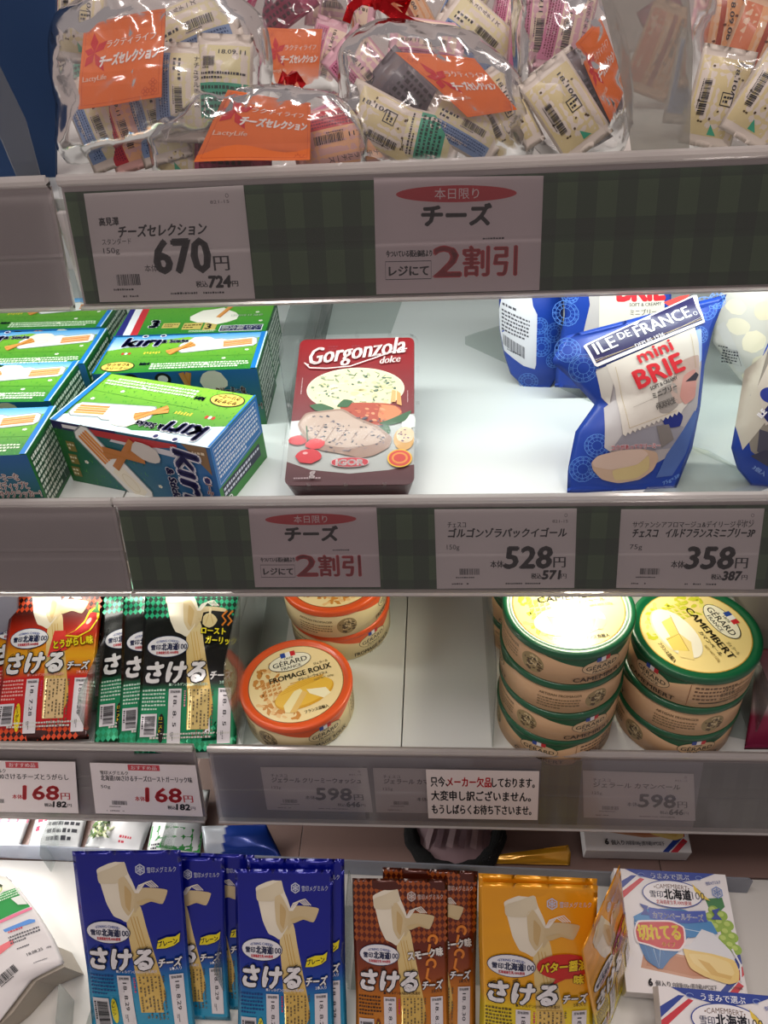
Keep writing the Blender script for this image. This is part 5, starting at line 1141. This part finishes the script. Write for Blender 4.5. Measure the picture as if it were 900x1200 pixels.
# salad packs lying behind the strip, on the rear deck
WHITEF = film('white_printed_film_gloss', body=.5, gloss=.1)
def salad(label, px, w, h, yaw, bands, seed):
    O = onz(*px, F4 + .001); fr = Lean((0, 0, 0), 0, 84); r = empty('salad_pack', O); tag(r, label, 'salad pack', 'salad packs at the back left of the bottom deck'); r.rotation_euler = (0, 0, rad(yaw))
    P = Pouch(fr, [(-w / 2, 0), (-w / 2, h)], [(w / 2, 0), (w / 2, h)], T=9, backT=.4, seed=seed); P.body('pouch', SOFT(), r, lambda x, y: lin('#dadada'), 14, 16)
    A = Art(); e = random.Random(seed)
    for b in bands:
        if b[0] == 'band': A.poly([(-w / 2 + 1, h * b[2]), (w / 2 - 1, h * (b[2] + b[4])), (w / 2 - 1, h * (b[3] + b[4])), (-w / 2 + 1, h * b[3])], b[1], 1)
        if b[0] == 'text': A.fine(-w / 2 + 3 + w * b[2], h * b[3], -w / 2 + w * b[4], h * b[5], b[1], b[6], 3, seed)
        if b[0] == 'leaves':
            for i in range(70): A.blob(e.gauss(w * b[1], w * .10), h * b[2] + e.uniform(-1, 1) * h * .14, e.uniform(2, 4.5), e.uniform(.8, 1.8), e.choice(['#5c7a34', '#8da860', '#3c5c28', '#c8cf9a', '#e0e0c4']), 2 + .02 * i, rot=e.uniform(0, 180), n=7, j=.3, seed=i)
    A.build('front_print', P.fn, SOFT(), r, grid=10, eps=.0001, clip=(-w / 2 + .5, .5, w / 2 - .5, h - .5)); r.location.z += .003
    return r
salad('green and pink salad pack at the far left behind the strip', (-8, 1000), 62, 75, 0, [('band', '#2f8a3c', .55, 1.0, .02), ('band', '#cf6a80', .35, .45, .1)], 3)
salad('white salad pack with pink lettering behind the strip', (62, 1002), 62, 75, 4, [('band', '#cf6a80', .8, 1.0, -.05), ('text', '#44444a', .3, .15, .95, .8, 6), ('text', '#c8405a', .05, .3, .3, .7, 3)], 4)
salad('salad pack with a green leaf picture in the middle of the row', (132, 1000), 68, 78, -6, [('leaves', .15, .62), ('leaves', -.3, .3), ('band', '#2f8a3c', .9, 1.0, .0), ('text', '#c84050', .55, .1, .8, .22, 2)], 5)
salad('green and white salad pack right of the leaf picture one', (203, 1006), 62, 78, 3, [('band', '#2f8a3c', .15, .45, -.1), ('text', '#44444a', .1, .55, .9, .9, 5), ('text', '#44444a', .02, .1, .25, .2, 2)], 6)
divider('clear divider between two salad packs at the far left', -.487, -.045, -.487, .12, F4, .05, foot=0)
divider('clear divider at the right end of the salad packs', -.352, -.045, -.352, .12, F4, .05, foot=0)
# blue and silver pack lying behind the strip
r_, P_, f_ = px_pouch('string_cheese_pack', 'crumpled blue and silver pack lying flat behind the strip', 'cheese pack', (275, 1005), F4 + .004, 0, 72, [(240, 1003), (236, 968)], [(330, 1004), (312, 966)], 6,
    lambda x, y: lin('#c9ccd4') if x < -14 else lin('#1a3c96'), None, 4, matf=FOIL)
r_, P_, f_ = px_pouch('string_cheese_pack', 'yellow pack tip curling up behind the strip', 'cheese pack', (625, 1014), F4 + .004, 0, 60, [(575, 1012), (576, 1004), (580, 1002)], [(668, 1014), (669, 1000), (666, 990)], 3, '#dca028', None, 4, matf=FOIL)
# stands in for a reflection: solid pinkish striped disc with a dark furry rim
mx_ = dep(531, 985, 0.80); MO = onz(533, 1000, F4); ms = empty('reflection_stand_in', (MO[0], MO[1] + .022, F4)); tag(ms, 'stand-in for a reflection, round and pinkish striped with a black furry rim behind the strip', 'reflected_cloth')
lathe('reflected_cloth', [(0, .002), (.043, .002), (.05, .010), (.043, .018), (.02, .023), (0, .024)], mat('dusty_pink_cloth', '#8d7479', rough=.8), ms, n=40)
A = Art()
for i in range(6): A.poly([(-36 + i * 13, -26), (-29 + i * 13, -28), (-12 + i * 11, 30), (-17 + i * 11, 30)], '#735a60' if i % 2 else '#a68f92', 1)
A.build('stripes', lambda x, y, d: np.stack([np.asarray(x) * .001, np.asarray(y) * .001, .0245 - np.clip((np.hypot(x, y) - 18) / 26, 0, 1) ** 1.6 * .007 + np.asarray(d)], 1), mat('printed_cloth', rough=.8), ms, grid=6, eps=.0002)
tube('fur_rim', [(.049 * math.cos(a), .049 * math.sin(a), .014) for a in [i * math.pi / 18 for i in range(36)]], [.0075 + .0012 * ((i * 7) % 3) for i in range(36)], mat('black_fur', '#0c0c0d', rough=.95, bump=('noise', 900, 1, .004)), ms, seg=9, closed=True)
# white pack at the left front, its shaded gusset towards us
WP = (38, 1195)
def wp_art(A):
    q = lambda x, y: (x * .14175, 1030 + y * .14175)
    def poly(p, c, L): A.poly([q(*t) for t in p], c, L)
    poly([(0, 60), (60, 68), (130, 90), (200, 160), (206, 182), (120, 200), (0, 290)], '#e9e9df', 1.5); A.ring(*q(60, 190), 6, 5, 1.6, '#c7d48c', 2); poly([(60, 150), (75, 138), (110, 160), (100, 176)], '#3c4a34', 2.3)
    poly([(0, 310), (120, 215), (205, 180), (230, 220), (330, 330), (180, 405), (0, 500)], '#2f9a4c', 2)
    poly([(180, 268), (250, 240), (310, 312), (240, 318)], '#dfe4de', 2.6); poly([(0, 505), (180, 410), (340, 335), (350, 352), (200, 430), (40, 505)], '#e67c9a', 2.2); poly([(0, 720), (210, 600), (220, 640), (60, 770), (0, 810)], '#e87a80', 2.1)
    poly([(132, 526), (330, 436), (375, 438), (378, 458), (150, 545)], '#5c94dc', 2.5)
    def fine(x0, y0, w, h, rot, rows, c, sd):
        B = Art(); B.fine(0, 0, w, h, c, rows, 4, sd); cc, ss = math.cos(rad(rot)), math.sin(rad(rot)); o = len(A.v); k = len(A.cols)
        A.v += [q(x0 + a * cc + b_ * ss, y0 + a * ss - b_ * cc) for a, b_ in B.v]; A.z += B.z; A.cols += B.cols; A.f += [tuple(o + i for i in g) for g in B.f]; A.c += [i + k for i in B.c]
    fine(180, 560, 230, 28, -22, 1, '#d25060', 1); fine(200, 650, 250, 75, -22, 3, '#5a5a60', 2); fine(250, 690, 170, 20, -22, 1, '#5a5a60', 3); fine(10, 340, 300, 60, -25, 3, '#cfe8cf', 7); fine(0, 640, 100, 70, -30, 3, '#55555c', 8); fine(60, 560, 80, 60, -30, 2, '#55555c', 9)
    fine(380, 800, 190, 14, -22, 1, '#6a6a70', 4)
    B = Art(); B.text('18.08.25', 0, 0, 34, '#3a3a40', 4, w=130); B.text('100g', 158, 0, 18, '#3a3a40', 4, w=36); o = len(A.v); k = len(A.cols); cc, ss = math.cos(rad(-24)), math.sin(rad(-24))
    A.v += [q(330 + a * cc + b_ * ss, 738 + a * ss - b_ * cc) for a, b_ in B.v]; A.z += B.z; A.cols += B.cols; A.f += [tuple(o + i for i in g) for g in B.f]; A.c += [i + k for i in B.c]
    B = Art(); B.barcode(0, 0, 260, 120, 4, 9, bg=None); o = len(A.v); k = len(A.cols); cc, ss = math.cos(rad(-40)), math.sin(rad(-40))
    A.v += [q(110 + a * cc * .95 - b_ * -.3 * 0 + b_ * ss * .8, 1010 + a * ss * .95 - b_ * cc * .8) for a, b_ in B.v]; A.z += B.z; A.cols += B.cols; A.f += [tuple(o + i for i in g) for g in B.f]; A.c += [i + k for i in B.c]
wr_, wP, wf = px_pouch('salad_pack', 'white, green and pink pack with barcode lying at the lower left', 'food pack', (20, 1215), F4 + .008, 0, 74,
    [(-60, 1290), (-60, 1120), (-50, 1055), (0, 1036)], [(0, 1225), (50, 1160), (86, 1142), (74, 1114), (56, 1085), (34, 1056), (20, 1042)], 7, lambda x, y: lin('#dedada'), wp_art, 5)
wr_.location.z += .028
# its bottom gusset below the film, shade put into the grey colour
gq = [onz(-20, 1240, F4 + .001), onz(60, 1240, F4 + .001), onz(84, 1165, F4 + .002), onz(20, 1180, F4 + .002)]
gb = [wf.loc(*[np.array([t]) for t in wf.mm(*p)], d=-.004)[0] + np.array(wr_.location) - np.array((0, 0, 0)) for p in ((-10, 1232), (24, 1200), (52, 1162), (84, 1146))]
base = []
for p in gb: base.append(np.array(p))
low = [np.array((p[0] + .002, p[1] + .010, F4 + .0008)) for p in gb]
V = [p - np.array(wr_.location) for p in base + low]; V += [v + np.array((-.02, .02, -.0)) for v in V]
F = [(i, i + 1, i + 5, i + 4) for i in range(3)] + [(i + 8, i + 12, i + 13, i + 9) for i in range(3)] + [(0, 8, 9, 1), (1, 9, 10, 2), (2, 10, 11, 3), (4, 5, 13, 12), (5, 6, 14, 13), (6, 7, 15, 14), (0, 4, 12, 8), (3, 11, 15, 7)]
mesh_obj('shaded_gusset', V, F, mat('gusset_shade_grey', '#a99f92', rough=.7), wr_, False)

# ------------------------------------------------------------------ third shelf, right edge and far left
r_, P_, f_ = px_pouch('cheese_pouch', 'dark red and pink pouch at the right edge of the third shelf', 'cheese pouch', (905, 878), F3 + .001, 0, 40, [(872, 878), (880, 830), (884, 790), (893, 760)], [(960, 878), (962, 760)], 8,
    lambda x, y: lerpc([(0, '#7a1a40'), (.35, '#8c2040'), (.45, '#b8a8a4'), (1, '#8a4a50')], (y + 0) / 90), None, 8, matf=SOFT)
r_, P_, f_ = px_pouch('food_bag', 'dim clear bag with pale lumps at the back right of the third shelf', 'food bag', (880, 760), F3 + .001, 0, 20, [(835, 760), (850, 700), (855, 640)], [(930, 765), (930, 640)], 14, lambda x, y: lin('#8c867c'), None, 8, matf=SOFT)
r_, P_, f_ = px_pouch('cheese_pouch', 'blue and silver pouch at the far left behind the red packs', 'cheese pouch', (-10, 800), F3 + .001, 0, 30, [(-50, 800), (-40, 660)], [(22, 790), (22, 660)], 8, lambda x, y: lin('#20489c') if y < 60 else lin('#8c8c98'), None, 8, matf=FOIL)
# ------------------------------------------------------------------ top shelf: clear bags of assorted small cheeses
def packet_art(kind):
    A = Art(); W, H = 42, 72; x0 = -W / 2
    c = {'blue': ('#8299c0', '#d8cda4'), 'green': ('#3f9c7e', '#d6cc9e'), 'pink': ('#cc7a9a', '#e6cdb8'), 'cream': ('#c9c0a4', '#d2c294'), 'salami': ('#c86a3c', '#d89a68'), 'magenta': ('#7a2040', '#a23a5c'), 'grey': ('#5c545c', '#6c5e60'), 'red': ('#c03a44', '#e8b088')}[kind]
    A.rect(x0 + 2, 8, -x0 - 2, H - 8, c[1], 1); ink = '#2c2c34' if kind not in ('grey', 'magenta') else '#241a20'
    if kind in ('blue', 'pink', 'red'):
        A.rect(x0 + 2, 8, x0 + 15, H - 8, c[0], 1.5); A.fine(x0 + 3, 10, x0 + 14, H - 10, '#34507c' if kind == 'blue' else '#7a2440', 5, 3, 3, vertical=True)
        A.vtext('ナチュラルチーズ', -x0 - 8, H - 9, 4.6, ink, 3, bold=.01, step=1.02)
        A.barcode(x0 + 17, 14, x0 + 26, H - 30, 3, 4, vert=True, bg=None); A.text('18.09.11', x0 + 20, H - 9, 4.4, ink, 3, rot=-90, w=20) if kind != 'blue' else A.fine(x0 + 17, H - 28, x0 + 25, H - 12, ink, 2, 3, 4, vertical=True)
    elif kind == 'green':
        A.rect(x0 + 2, 14, -x0 - 2, 38, c[0], 1.5); A.fine(x0 + 4, 16, -x0 - 4, 37, '#143c34', 5, 3, 5); A.fine(x0 + 4, 40, -x0 - 4, 46, ink, 2, 3, 6); A.barcode(x0 + 4, 47, x0 + 16, 57, 3, 4, bg=None); A.text('18.09.11', 3 + x0 + 14, 58, 4.4, ink, 3, w=20)
    elif kind == 'salami':
        e = random.Random(2); A.rect(x0 + 2, 8, x0 + 14, H - 8, c[0], 1.5); A.rect(x0 + 20, 8, x0 + 24, H - 8, '#a0422c', 1.5)
        for i in range(12): A.blob(e.uniform(x0 + 4, -x0 - 4), e.uniform(10, H - 10), 1.4, 1, '#6a3a24', 2, n=6, j=.3, seed=i)
        A.text('18.09.08', x0 + 27, H - 12, 5, ink, 3, rot=-90, w=28, bold=.02)
    elif kind == 'cream':
        e = random.Random(4)
        for i in range(10): A.blob(e.uniform(x0 + 4, -x0 - 4), e.uniform(12, H - 12), 1.1, .9, '#5a4a34', 2, n=6, j=.3, seed=i)
        A.text('18.10/1', -x0 - 14, H - 12, 4.8, ink, 3, rot=-90, w=24, bold=.02); A.barcode(x0 + 5, 18, x0 + 13, 50, 3, 6, vert=True, bg=None); A.poly([(x0 + 20, 9), (x0 + 27, 9), (x0 + 20, 16)], '#48a888', 2); A.line([(x0 + 22, 30), (x0 + 31, 30), (x0 + 31, 39), (x0 + 22, 39)], 1, ink, 3, closed=True); A.fine(x0 + 23.5, 31.5, x0 + 29.5, 37.5, ink, 2, 3, 9)
    else:
        e = random.Random(5); A.rect(x0 + 3, 12, -x0 - 3, H - 16, c[0], 1.5); A.fine(x0 + 6, 16, -x0 - 6, H - 24, '#3c1a28' if kind == 'magenta' else '#2e282c', 5, 3, 8, vertical=True)
    return A
pk = {}
def packet(kind, label, px, py, z, rot=0, yaw=0, lean=28, s=1.0):
    s *= .84
    if kind not in pk:
        r = empty('cheese_packet'); P = Pouch(Lean((0, 0, 0), 0, 0), [(-21, 0), (-21, 72)], [(21, 0), (21, 72)], T=8, backT=7, seed=len(pk), crink=.5, seal=.08)
        bc = {'magenta': '#8c3050', 'grey': '#6a6066', 'pink': '#d8a8b4', 'salami': '#d8b090', 'red': '#d8a8a0'}.get(kind, '#d8ccc0')
        P.body('wrapper', SOFT(), r, lambda x, y: lin(bc), 12, 18); packet_art(kind).build('label', P.fn, SOFT(), r, grid=6, eps=.00009, smooth=True, clip=(-20.8, .5, 20.8, 71.5)); pk[kind] = r
    else: r = dup(pk[kind])
    tag(r, label, 'cheese packet', 'small cheese packets inside the clear bags'); p = dep(px, py, z)
    M = (Matrix.Rotation(rad(yaw), 3, 'Z') @ Matrix.Rotation(rad(-lean), 3, 'X') @ Matrix.Rotation(rad(rot), 3, 'Y'))
    off = M @ Vector((0, 0, .036 * s)); cs = [Vector([float(t) for t in p]) - off + M @ Vector((x * s, y, z_ * s)) for x in (-.021, .021) for y in (-.007, .007) for z_ in (0, .072)]
    lift = max(0, F1 + .002 - min(q.z for q in cs)); back = max(0, .107 - min(q.y for q in cs))
    r.rotation_euler = M.to_euler(); r.location = Vector([float(t) for t in p]) - off + Vector((0, back, lift)); r.scale = (s, s, s)
    return r
def film_bag(label, outline, z, T, seed, back=None, neck=None, rough=1.0, lean=20, mt=None):
    """crumpled clear bag: pixel outline on a leaning plane through the middle pixel at depth z, blown up to half-thickness T (mm)"""
    cx = sum(p[0] for p in outline) / len(outline); cy = sum(p[1] for p in outline) / len(outline)
    O = dep(cx, cy, z); fr = Lean(O, 0, lean); Q = [fr.mm(*p) for p in outline]; n = 72
    # resample the outline evenly by angle-free arc length
    pts = []; L = [0]
    for i in range(len(Q)): L.append(L[-1] + math.dist(Q[i], Q[(i + 1) % len(Q)]))
    for k in range(n):
        t = L[-1] * k / n; i = max(j for j in range(len(Q)) if L[j] <= t); f = (t - L[i]) / (L[i + 1] - L[i]); a, b_ = Q[i], Q[(i + 1) % len(Q)]
        pts.append((a[0] + (b_[0] - a[0]) * f, a[1] + (b_[1] - a[1]) * f))
    for _ in range(2): pts = [((pts[i - 1][0] + 2 * pts[i][0] + pts[(i + 1) % n][0]) / 4, (pts[i - 1][1] + 2 * pts[i][1] + pts[(i + 1) % n][1]) / 4) for i in range(n)]
    rings = 16; V = []; F = []
    def P(x, y, h):
        w_ = Vector((x * .05 + seed * 3.1, y * .05, h * .03)); q = 1 - abs(noise.noise(w_ * .9)) * 2; q2 = 1 - abs(noise.noise(w_ * 2.1 + Vector((5, 1, 2)))) * 2
        return h + (q * .5 + q2 * .28) * 7 * rough * (1 if h >= 0 else -1) * min(1, abs(h) / 6 + .15)
    for side in (1, -1):
        for r_ in range(rings + 1):
            t = r_ / rings
            if side == -1 and r_ == rings: continue
            hh = T * math.sqrt(max(0, 1 - t ** 2.6)) * (1 if side > 0 else (back or .8))
            if r_ == 0: V.append((0, 0, P(0, 0, hh * side)))
            else:
                for x, y in pts: V.append((x * t, y * t, P(x * t, y * t, hh * side) if r_ < rings else 0))
    def idx(side, r_, k):
        if r_ == rings: side = 1
        base = 0 if side == 1 else 1 + n * rings
        return base if r_ == 0 else base + 1 + (r_ - 1) * n + k % n
    for side in (1, -1):
        for r_ in range(rings):
            for k in range(n):
                a, b_, c_, d_ = idx(side, r_, k), idx(side, r_ + 1, k), idx(side, r_ + 1, k + 1), idx(side, r_, k + 1)
                f = (a, b_, c_) if r_ == 0 else (a, b_, c_, d_)
                F.append(f if side == 1 else f[::-1])
    X = np.array(V); W = fr.loc(X[:, 0], X[:, 1], X[:, 2] * .001)
    # nothing may sink below the shelf or through its lip
    zz = W[:, 2] + O[2]; W[:, 2] = np.maximum(zz, F1 + .0015) - O[2]; yy = W[:, 1] + O[1]; W[:, 1] = np.maximum(yy, .104) - O[1]
    r = empty('clear_bag', O); tag(r, label, 'bag', 'clear bags of assorted cheese on the top shelf')
    mesh_obj('film', W, F, mt or BAG(), r, True)
    return r, fr, O, P, T
ORG = '#e8702a'
def order_card(r, fr, O, corners, d, rot180=False, seed=1, name='orange_card', dim=1):
    """orange printed card tucked in a bag: corners = pixels TL TR BR BL, d = metres in front of the bag's middle plane"""
    O2 = O + fr.n * d; f2 = Lean(O2, 0, 0); f2.M = fr.M; f2.n, f2.ex, f2.ey = fr.n, fr.ex, fr.ey
    Q = [f2.mm(*p) for p in corners]; H = homog([(0, 70), (70, 70), (70, 70 * 0), (0, 0)], Q)
    A = Art(); A.rect(0, 0, 70, 70, ORG, 0); A.line([(2.5, 2.5), (67.5, 2.5), (67.5, 67.5), (2.5, 67.5)], .35, '#c8481c', 1, closed=True)
    for cx, cy in ((63, 6), (6, 63), (57, 6), (63, 12)):
        for a in range(0, 360, 90): A.ring(cx + 1.8 * math.cos(rad(a)), cy + 1.8 * math.sin(rad(a)), 1.5, 1.5, .35, '#c8481c', 1, n=8)
    for a, l in ((95, 17), (40, 14), (160, 9), (235, 13), (-60, 19)):   # red ribbon flower
        c, s_ = math.cos(rad(a)), math.sin(rad(a)); A.poly([(11, 44), (11 + c * l * .5 - s_ * 3.4, 44 + s_ * l * .5 + c * 3.4), (11 + c * l, 44 + s_ * l), (11 + c * l * .5 + s_ * 3.4, 44 + s_ * l * .5 - c * 3.4)], '#cc1c28', 2)
    A.text('ラクティライフ', 21, 47, 7, '#f6e6dc', 3, w=42, shear=.1, bold=.02); A.text('チーズセレクション', 16, 32, 10.5, '#f8eee8', 3, w=50, shear=.1, bold=.045); A.text('LactyLife', 3, 21, 6, '#f0c8b0', 3, w=20)
    A.xform(H)
    def f(x, y, dd):
        b = 1.4 * np.sin(np.asarray(x) * .09 + seed) + .9 * np.sin(np.asarray(y) * .12 + seed * 2)
        return f2.loc(x, y, b * .001 + dd) + (O2 - O)
    A.build(name, f, mat('printed_orange_card', rough=.42, coat=.15), r, grid=8, eps=.00008, smooth=False)
    # back of the card
    B = Art(); B.rect(0, 0, 70, 70, '#d8692c', 0); B.xform(H); B.build('card_back', lambda x, y, dd: f(x, y, -.0006 + 0 * dd), mat('printed_orange_card'), r, grid=8)
bagsz = .02
# A: front left, lying on its side
rA, fA, OA, _, _ = film_bag('clear bag at the front left with a creased square orange card', [(62, 30), (100, 2), (170, -20), (260, -22), (312, 20), (322, 80), (312, 130), (296, 160), (250, 168), (180, 178), (110, 190), (74, 196), (72, 150), (66, 90)], .545, 40, 1, lean=24)
order_card(rA, fA, OA, [(97, 27), (194, 10), (190, 114), (91, 128)], .033)
packet('blue', 'blue-banded packet under the lower left of the creased card', 108, 150, .53, -18, lean=24)
packet('red', 'cream packet with a printed date below the creased card', 142, 152, .535, -14, lean=24, s=.95)
packet('blue', 'blue and cream packet with a bar code below the creased card', 178, 140, .53, -12, lean=24)
packet('blue', 'upright blue packet just right of the creased card', 210, 110, .525, 4, lean=24)
packet('green', 'green-labelled packet at the right side of the front left bag', 262, 105, .52, 5, lean=24, s=1.05)
packet('blue', 'slanting blue and cream packet at the top of the front left bag', 225, 36, .545, -108, lean=24, s=1.1)
packet('cream', 'cream packet tucked at the upper left edge of the front left bag', 96, 20, .56, 10, lean=24)
# B: behind, far left
rB, fB, OB, _, _ = film_bag('clear bag behind the front left one at the far left', [(34, 20), (60, -30), (130, -40), (150, 20), (120, 100), (70, 120), (50, 90)], .62, 30, 2, lean=22)
packet('pink', 'pale pink packet at the far left behind the front bag', 62, 60, .62, 25, lean=22)
packet('green', 'packet with a green corner at the far left behind the front bag', 84, 84, .625, -20, lean=22)
packet('salami', 'salami packet near the top left corner', 80, 12, .64, 20, lean=22)
# C: low bag behind A with the shiny card
rC, fC, OC, _, _ = film_bag('clear bag lying low with a glossy orange card, left of the centre', [(170, 150), (230, 108), (330, 100), (400, 112), (440, 150), (436, 200), (380, 214), (250, 216), (180, 212)], .545, 30, 3, lean=26)
order_card(rC, fC, OC, [(268, 106), (364, 121), (363, 187), (226, 189)], .024, seed=3)
packet('magenta', 'dark magenta packet under the glossy card', 262, 202, .53, 95, lean=26)
packet('red', 'pink-red packet with bar code right of the glossy card', 398, 176, .53, 82, lean=26, s=1.1)
packet('cream', 'cream packet low at the left under the glossy card', 205, 196, .54, 6, lean=26, s=.8)
packet('pink', 'pink packet just above the bar code packet beside the glossy card', 396, 146, .55, 70, lean=26, s=.9)
# D: behind C with half hidden card and ribbon
rD, fD, OD, _, _ = film_bag('clear bag further back with a half hidden orange card and red ribbon', [(290, 30), (320, -30), (400, -40), (420, 30), (400, 110), (330, 116), (300, 90)], .66, 34, 4, lean=22)
order_card(rD, fD, OD, [(312, 32), (378, 34), (372, 100), (316, 104)], .018, seed=5)
packet('magenta', 'magenta packet at the top of the bag with the half hidden card', 326, 8, .66, 60, lean=22)
packet('pink', 'pink packet behind the red ribbon at the top middle', 384, 70, .67, 20, lean=22)
packet('pink', 'pink packet under the film at the top middle', 400, 8, .68, 100, lean=22)
# E: centre bag
rE, fE, OE, _, _ = film_bag('clear bag in the centre tied with a red ribbon, orange card slanting', [(392, 60), (420, 34), (450, 24), (500, 30), (560, 40), (612, 90), (630, 150), (622, 196), (540, 206), (450, 206), (412, 200), (400, 140)], .545, 38, 5, lean=24)
order_card(rE, fE, OE, [(463, 60), (556, 68), (606, 128), (548, 137)], .032, seed=7)
packet('cream', 'cream packet with a recycling mark at the lower left of the centre bag', 452, 150, .53, -62, lean=24)
packet('green', 'white packet with a green corner low in the centre bag', 492, 176, .53, -75, lean=24, s=.9)
packet('blue', 'blue and white packet below the slanting card', 545, 172, .53, -60, lean=24, s=.9)
packet('cream', 'cream packet with bar code at the lower right of the centre bag', 588, 158, .535, -30, lean=24, s=.95)
packet('pink', 'pink packet at the left of the centre bag', 432, 92, .545, -40, lean=24)
packet('grey', 'dark grey packet left of the slanting card', 478, 110, .54, -45, lean=24, s=.9)
packet('blue', 'pale blue packet at the top right of the centre bag', 560, 40, .57, -50, lean=24)
packet('pink', 'pink packet above the slanting card', 500, 52, .57, -80, lean=24, s=.9)
# F: right of centre, upright
rF2, fF2, OF, _, _ = film_bag('upright clear bag right of the centre with an orange card turned edgewise', [(600, 60), (598, -30), (700, -40), (730, 40), (742, 110), (736, 170), (720, 195), (650, 198), (622, 170), (606, 120)], .545, 36, 6, lean=22)
order_card(rF2, fF2, OF, [(674, 52), (704, 20), (735, 100), (716, 144)], .030, seed=9)
packet('cream', 'yellow cheese wedge packet at the bottom of the upright bag', 662, 168, .525, -35, lean=24)
packet('green', 'green and cream speckled packet in the upright bag', 668, 124, .535, -32, lean=24)
packet('grey', 'dark packet beside the edgewise orange card', 692, 112, .53, -28, lean=22, s=1.0)
packet('pink', 'pink packet at the top of the upright bag', 630, 30, .56, 5, lean=22, s=1.1)
packet('pink', 'pale pink packet with a blue corner at the top of the upright bag', 664, 30, .555, 12, lean=22)
# G: right
rG, fG, OG, _, _ = film_bag('clear bag at the right with an orange salami packet', [(804, 40), (812, -30), (960, -40), (980, 120), (960, 190), (870, 192), (812, 190), (803, 120)], .55, 38, 7, lean=22)
packet('salami', 'orange salami packet at the top of the right bag', 838, 42, .545, 6, lean=22, s=1.1)
packet('cream', 'cream packet with a printed date in front of the salami packet', 838, 128, .53, 12, lean=22)
packet('salami', 'speckled packet at the right edge of the right bag', 884, 60, .54, 20, lean=22, s=1.1)
packet('cream', 'cream speckled packet low at the right edge', 892, 150, .53, 30, lean=22)
packet('blue', 'blue packet low behind the cream one in the right bag', 816, 92, .56, 8, lean=22)
rH, fH, OH, _, _ = film_bag('clear bag in the back row above the centre bag', [(430, -10), (440, -60), (600, -60), (600, 60), (540, 90), (460, 60)], .70, 34, 8, lean=20)
packet('blue', 'blue packet in the back row at the top centre', 540, 14, .70, 30, lean=20)
packet('salami', 'orange packet in the back row behind the ribbon', 478, 14, .70, -30, lean=20)
packet('pink', 'pink packet in the back row between two bags', 598, 30, .68, 12, lean=20)
packet('salami', 'orange packet in the back row right of the frosted sheet', 770, 90, .64, 20, lean=20, s=1.1)
packet('magenta', 'small magenta packet in the back row at the right of the frosted sheet', 786, 40, .68, -30, lean=20)
# red foil ribbons
def ribbon(name, label, px, py, z, parts, w=7):
    O = dep(px, py, z); fr = Lean(O, 0, 22); r = empty(name, O); tag(r, label, 'ribbon'); m_ = mat('red_foil', '#c0101a', rough=.16, metal=.75, bump=('ridge', 60, .5, .004))
    for k, pl in enumerate(parts):
        Q = [fr.mm(*p) for p in pl]; V = []; F = []; n = len(Q)
        for i, (x, y) in enumerate(Q):
            a = Q[max(0, i - 1)]; b_ = Q[min(n - 1, i + 1)]; dx, dy = b_[0] - a[0], b_[1] - a[1]; l = math.hypot(dx, dy); h = 4 * math.sin(i * 1.3 + k); ww = w * (.55 + .45 * abs(math.sin(i * 1.1 + .4 + k)))
            for sgn in (-1, 1): V.append(fr.loc(x - dy / l * ww / 2 * sgn, y + dx / l * ww / 2 * sgn, (h + 3 + sgn * 1.5) * .001)[0])
            if i: F.append((2 * i - 2, 2 * i, 2 * i + 1, 2 * i - 1))
        n0 = len(V); V += [v + fr.n * -.0006 for v in V]; F += [tuple(q + n0 for q in f)[::-1] for f in F]
        mesh_obj('ribbon_loop' if k < 2 else 'ribbon_tail', V, F, m_, r, False)
    bx_ = loft('knot', [[(x * s_, y * s_ * .8, zz) for x, y in ((.004, 0), (.002, .004), (-.003, .003), (-.004, -.001), (-.001, -.004))] for s_, zz in ((.6, -.004), (1, 0), (.7, .004))], m_, r)
    bx_.location = tuple(float(t) for t in fr.n * .006)
    return r
ribbon('red_ribbon', 'shiny red ribbon with a tail tied on the centre bag', 443, 6, .525, [[(443, 6), (425, 2), (412, 12), (406, 26)], [(446, 4), (462, -2), (478, 4), (470, 12)], [(447, 8), (466, 20), (484, 31), (498, 34)], [(440, 8), (436, 0), (430, -8)]], 8)
ribbon('red_ribbon', 'small crumpled red ribbon between the two left bags', 342, 98, .60, [[(342, 98), (334, 90), (330, 102)], [(342, 98), (350, 92), (356, 102)], [(340, 96), (346, 84), (338, 108)], [(344, 100), (336, 108), (352, 110)]], 7)
# frosted upright sheet between the right bags, blue board and clear plate at the left
GSH = film('cloudy_sheet', tint='#e8eae6', body=.42, gloss=.2, boost=.5, bodycol='#d0cdc8', bump=(20, .2, .003))
def up_sheet(name, label, px, z0, yaw, material, cat, th=.001):
    """upright sheet: pixels of its corners on a vertical plane through the first pixel at camera depth z0"""
    O = dep(*px[0], z0); c, s_ = math.cos(rad(yaw)), math.sin(rad(yaw)); n = np.array([s_, -c, 0.0]); P = [onplane(x, y, O, n) for x, y in px]
    return sheet(name, label, P, th, material, cat)
up_sheet('cloudy_sheet', 'cloudy upright plastic sheet between the two right bags', [(807, 187), (812, 60), (806, -20), (700, -20), (730, 100), (742, 192)], .525, 8, GSH, 'divider')
up_sheet('blue_board', 'dark blue board at the far left of the top shelf', [(66, 222), (66, -30), (-60, -30), (-60, 222)], .60, 0, mat('navy_board', '#123a68', rough=.6), 'board', .004)
up_sheet('clear_plate', 'slanting clear plate in front of the dark blue board', [(26, 222), (52, 222), (30, 140), (-4, 70), (-40, 0), (-60, 0), (-40, 90), (0, 160)], .56, 0, film('clear_plate_left', tint='#d8dde0', body=.3, gloss=.1, boost=.8, bodycol='#b8bcc0'), 'divider')
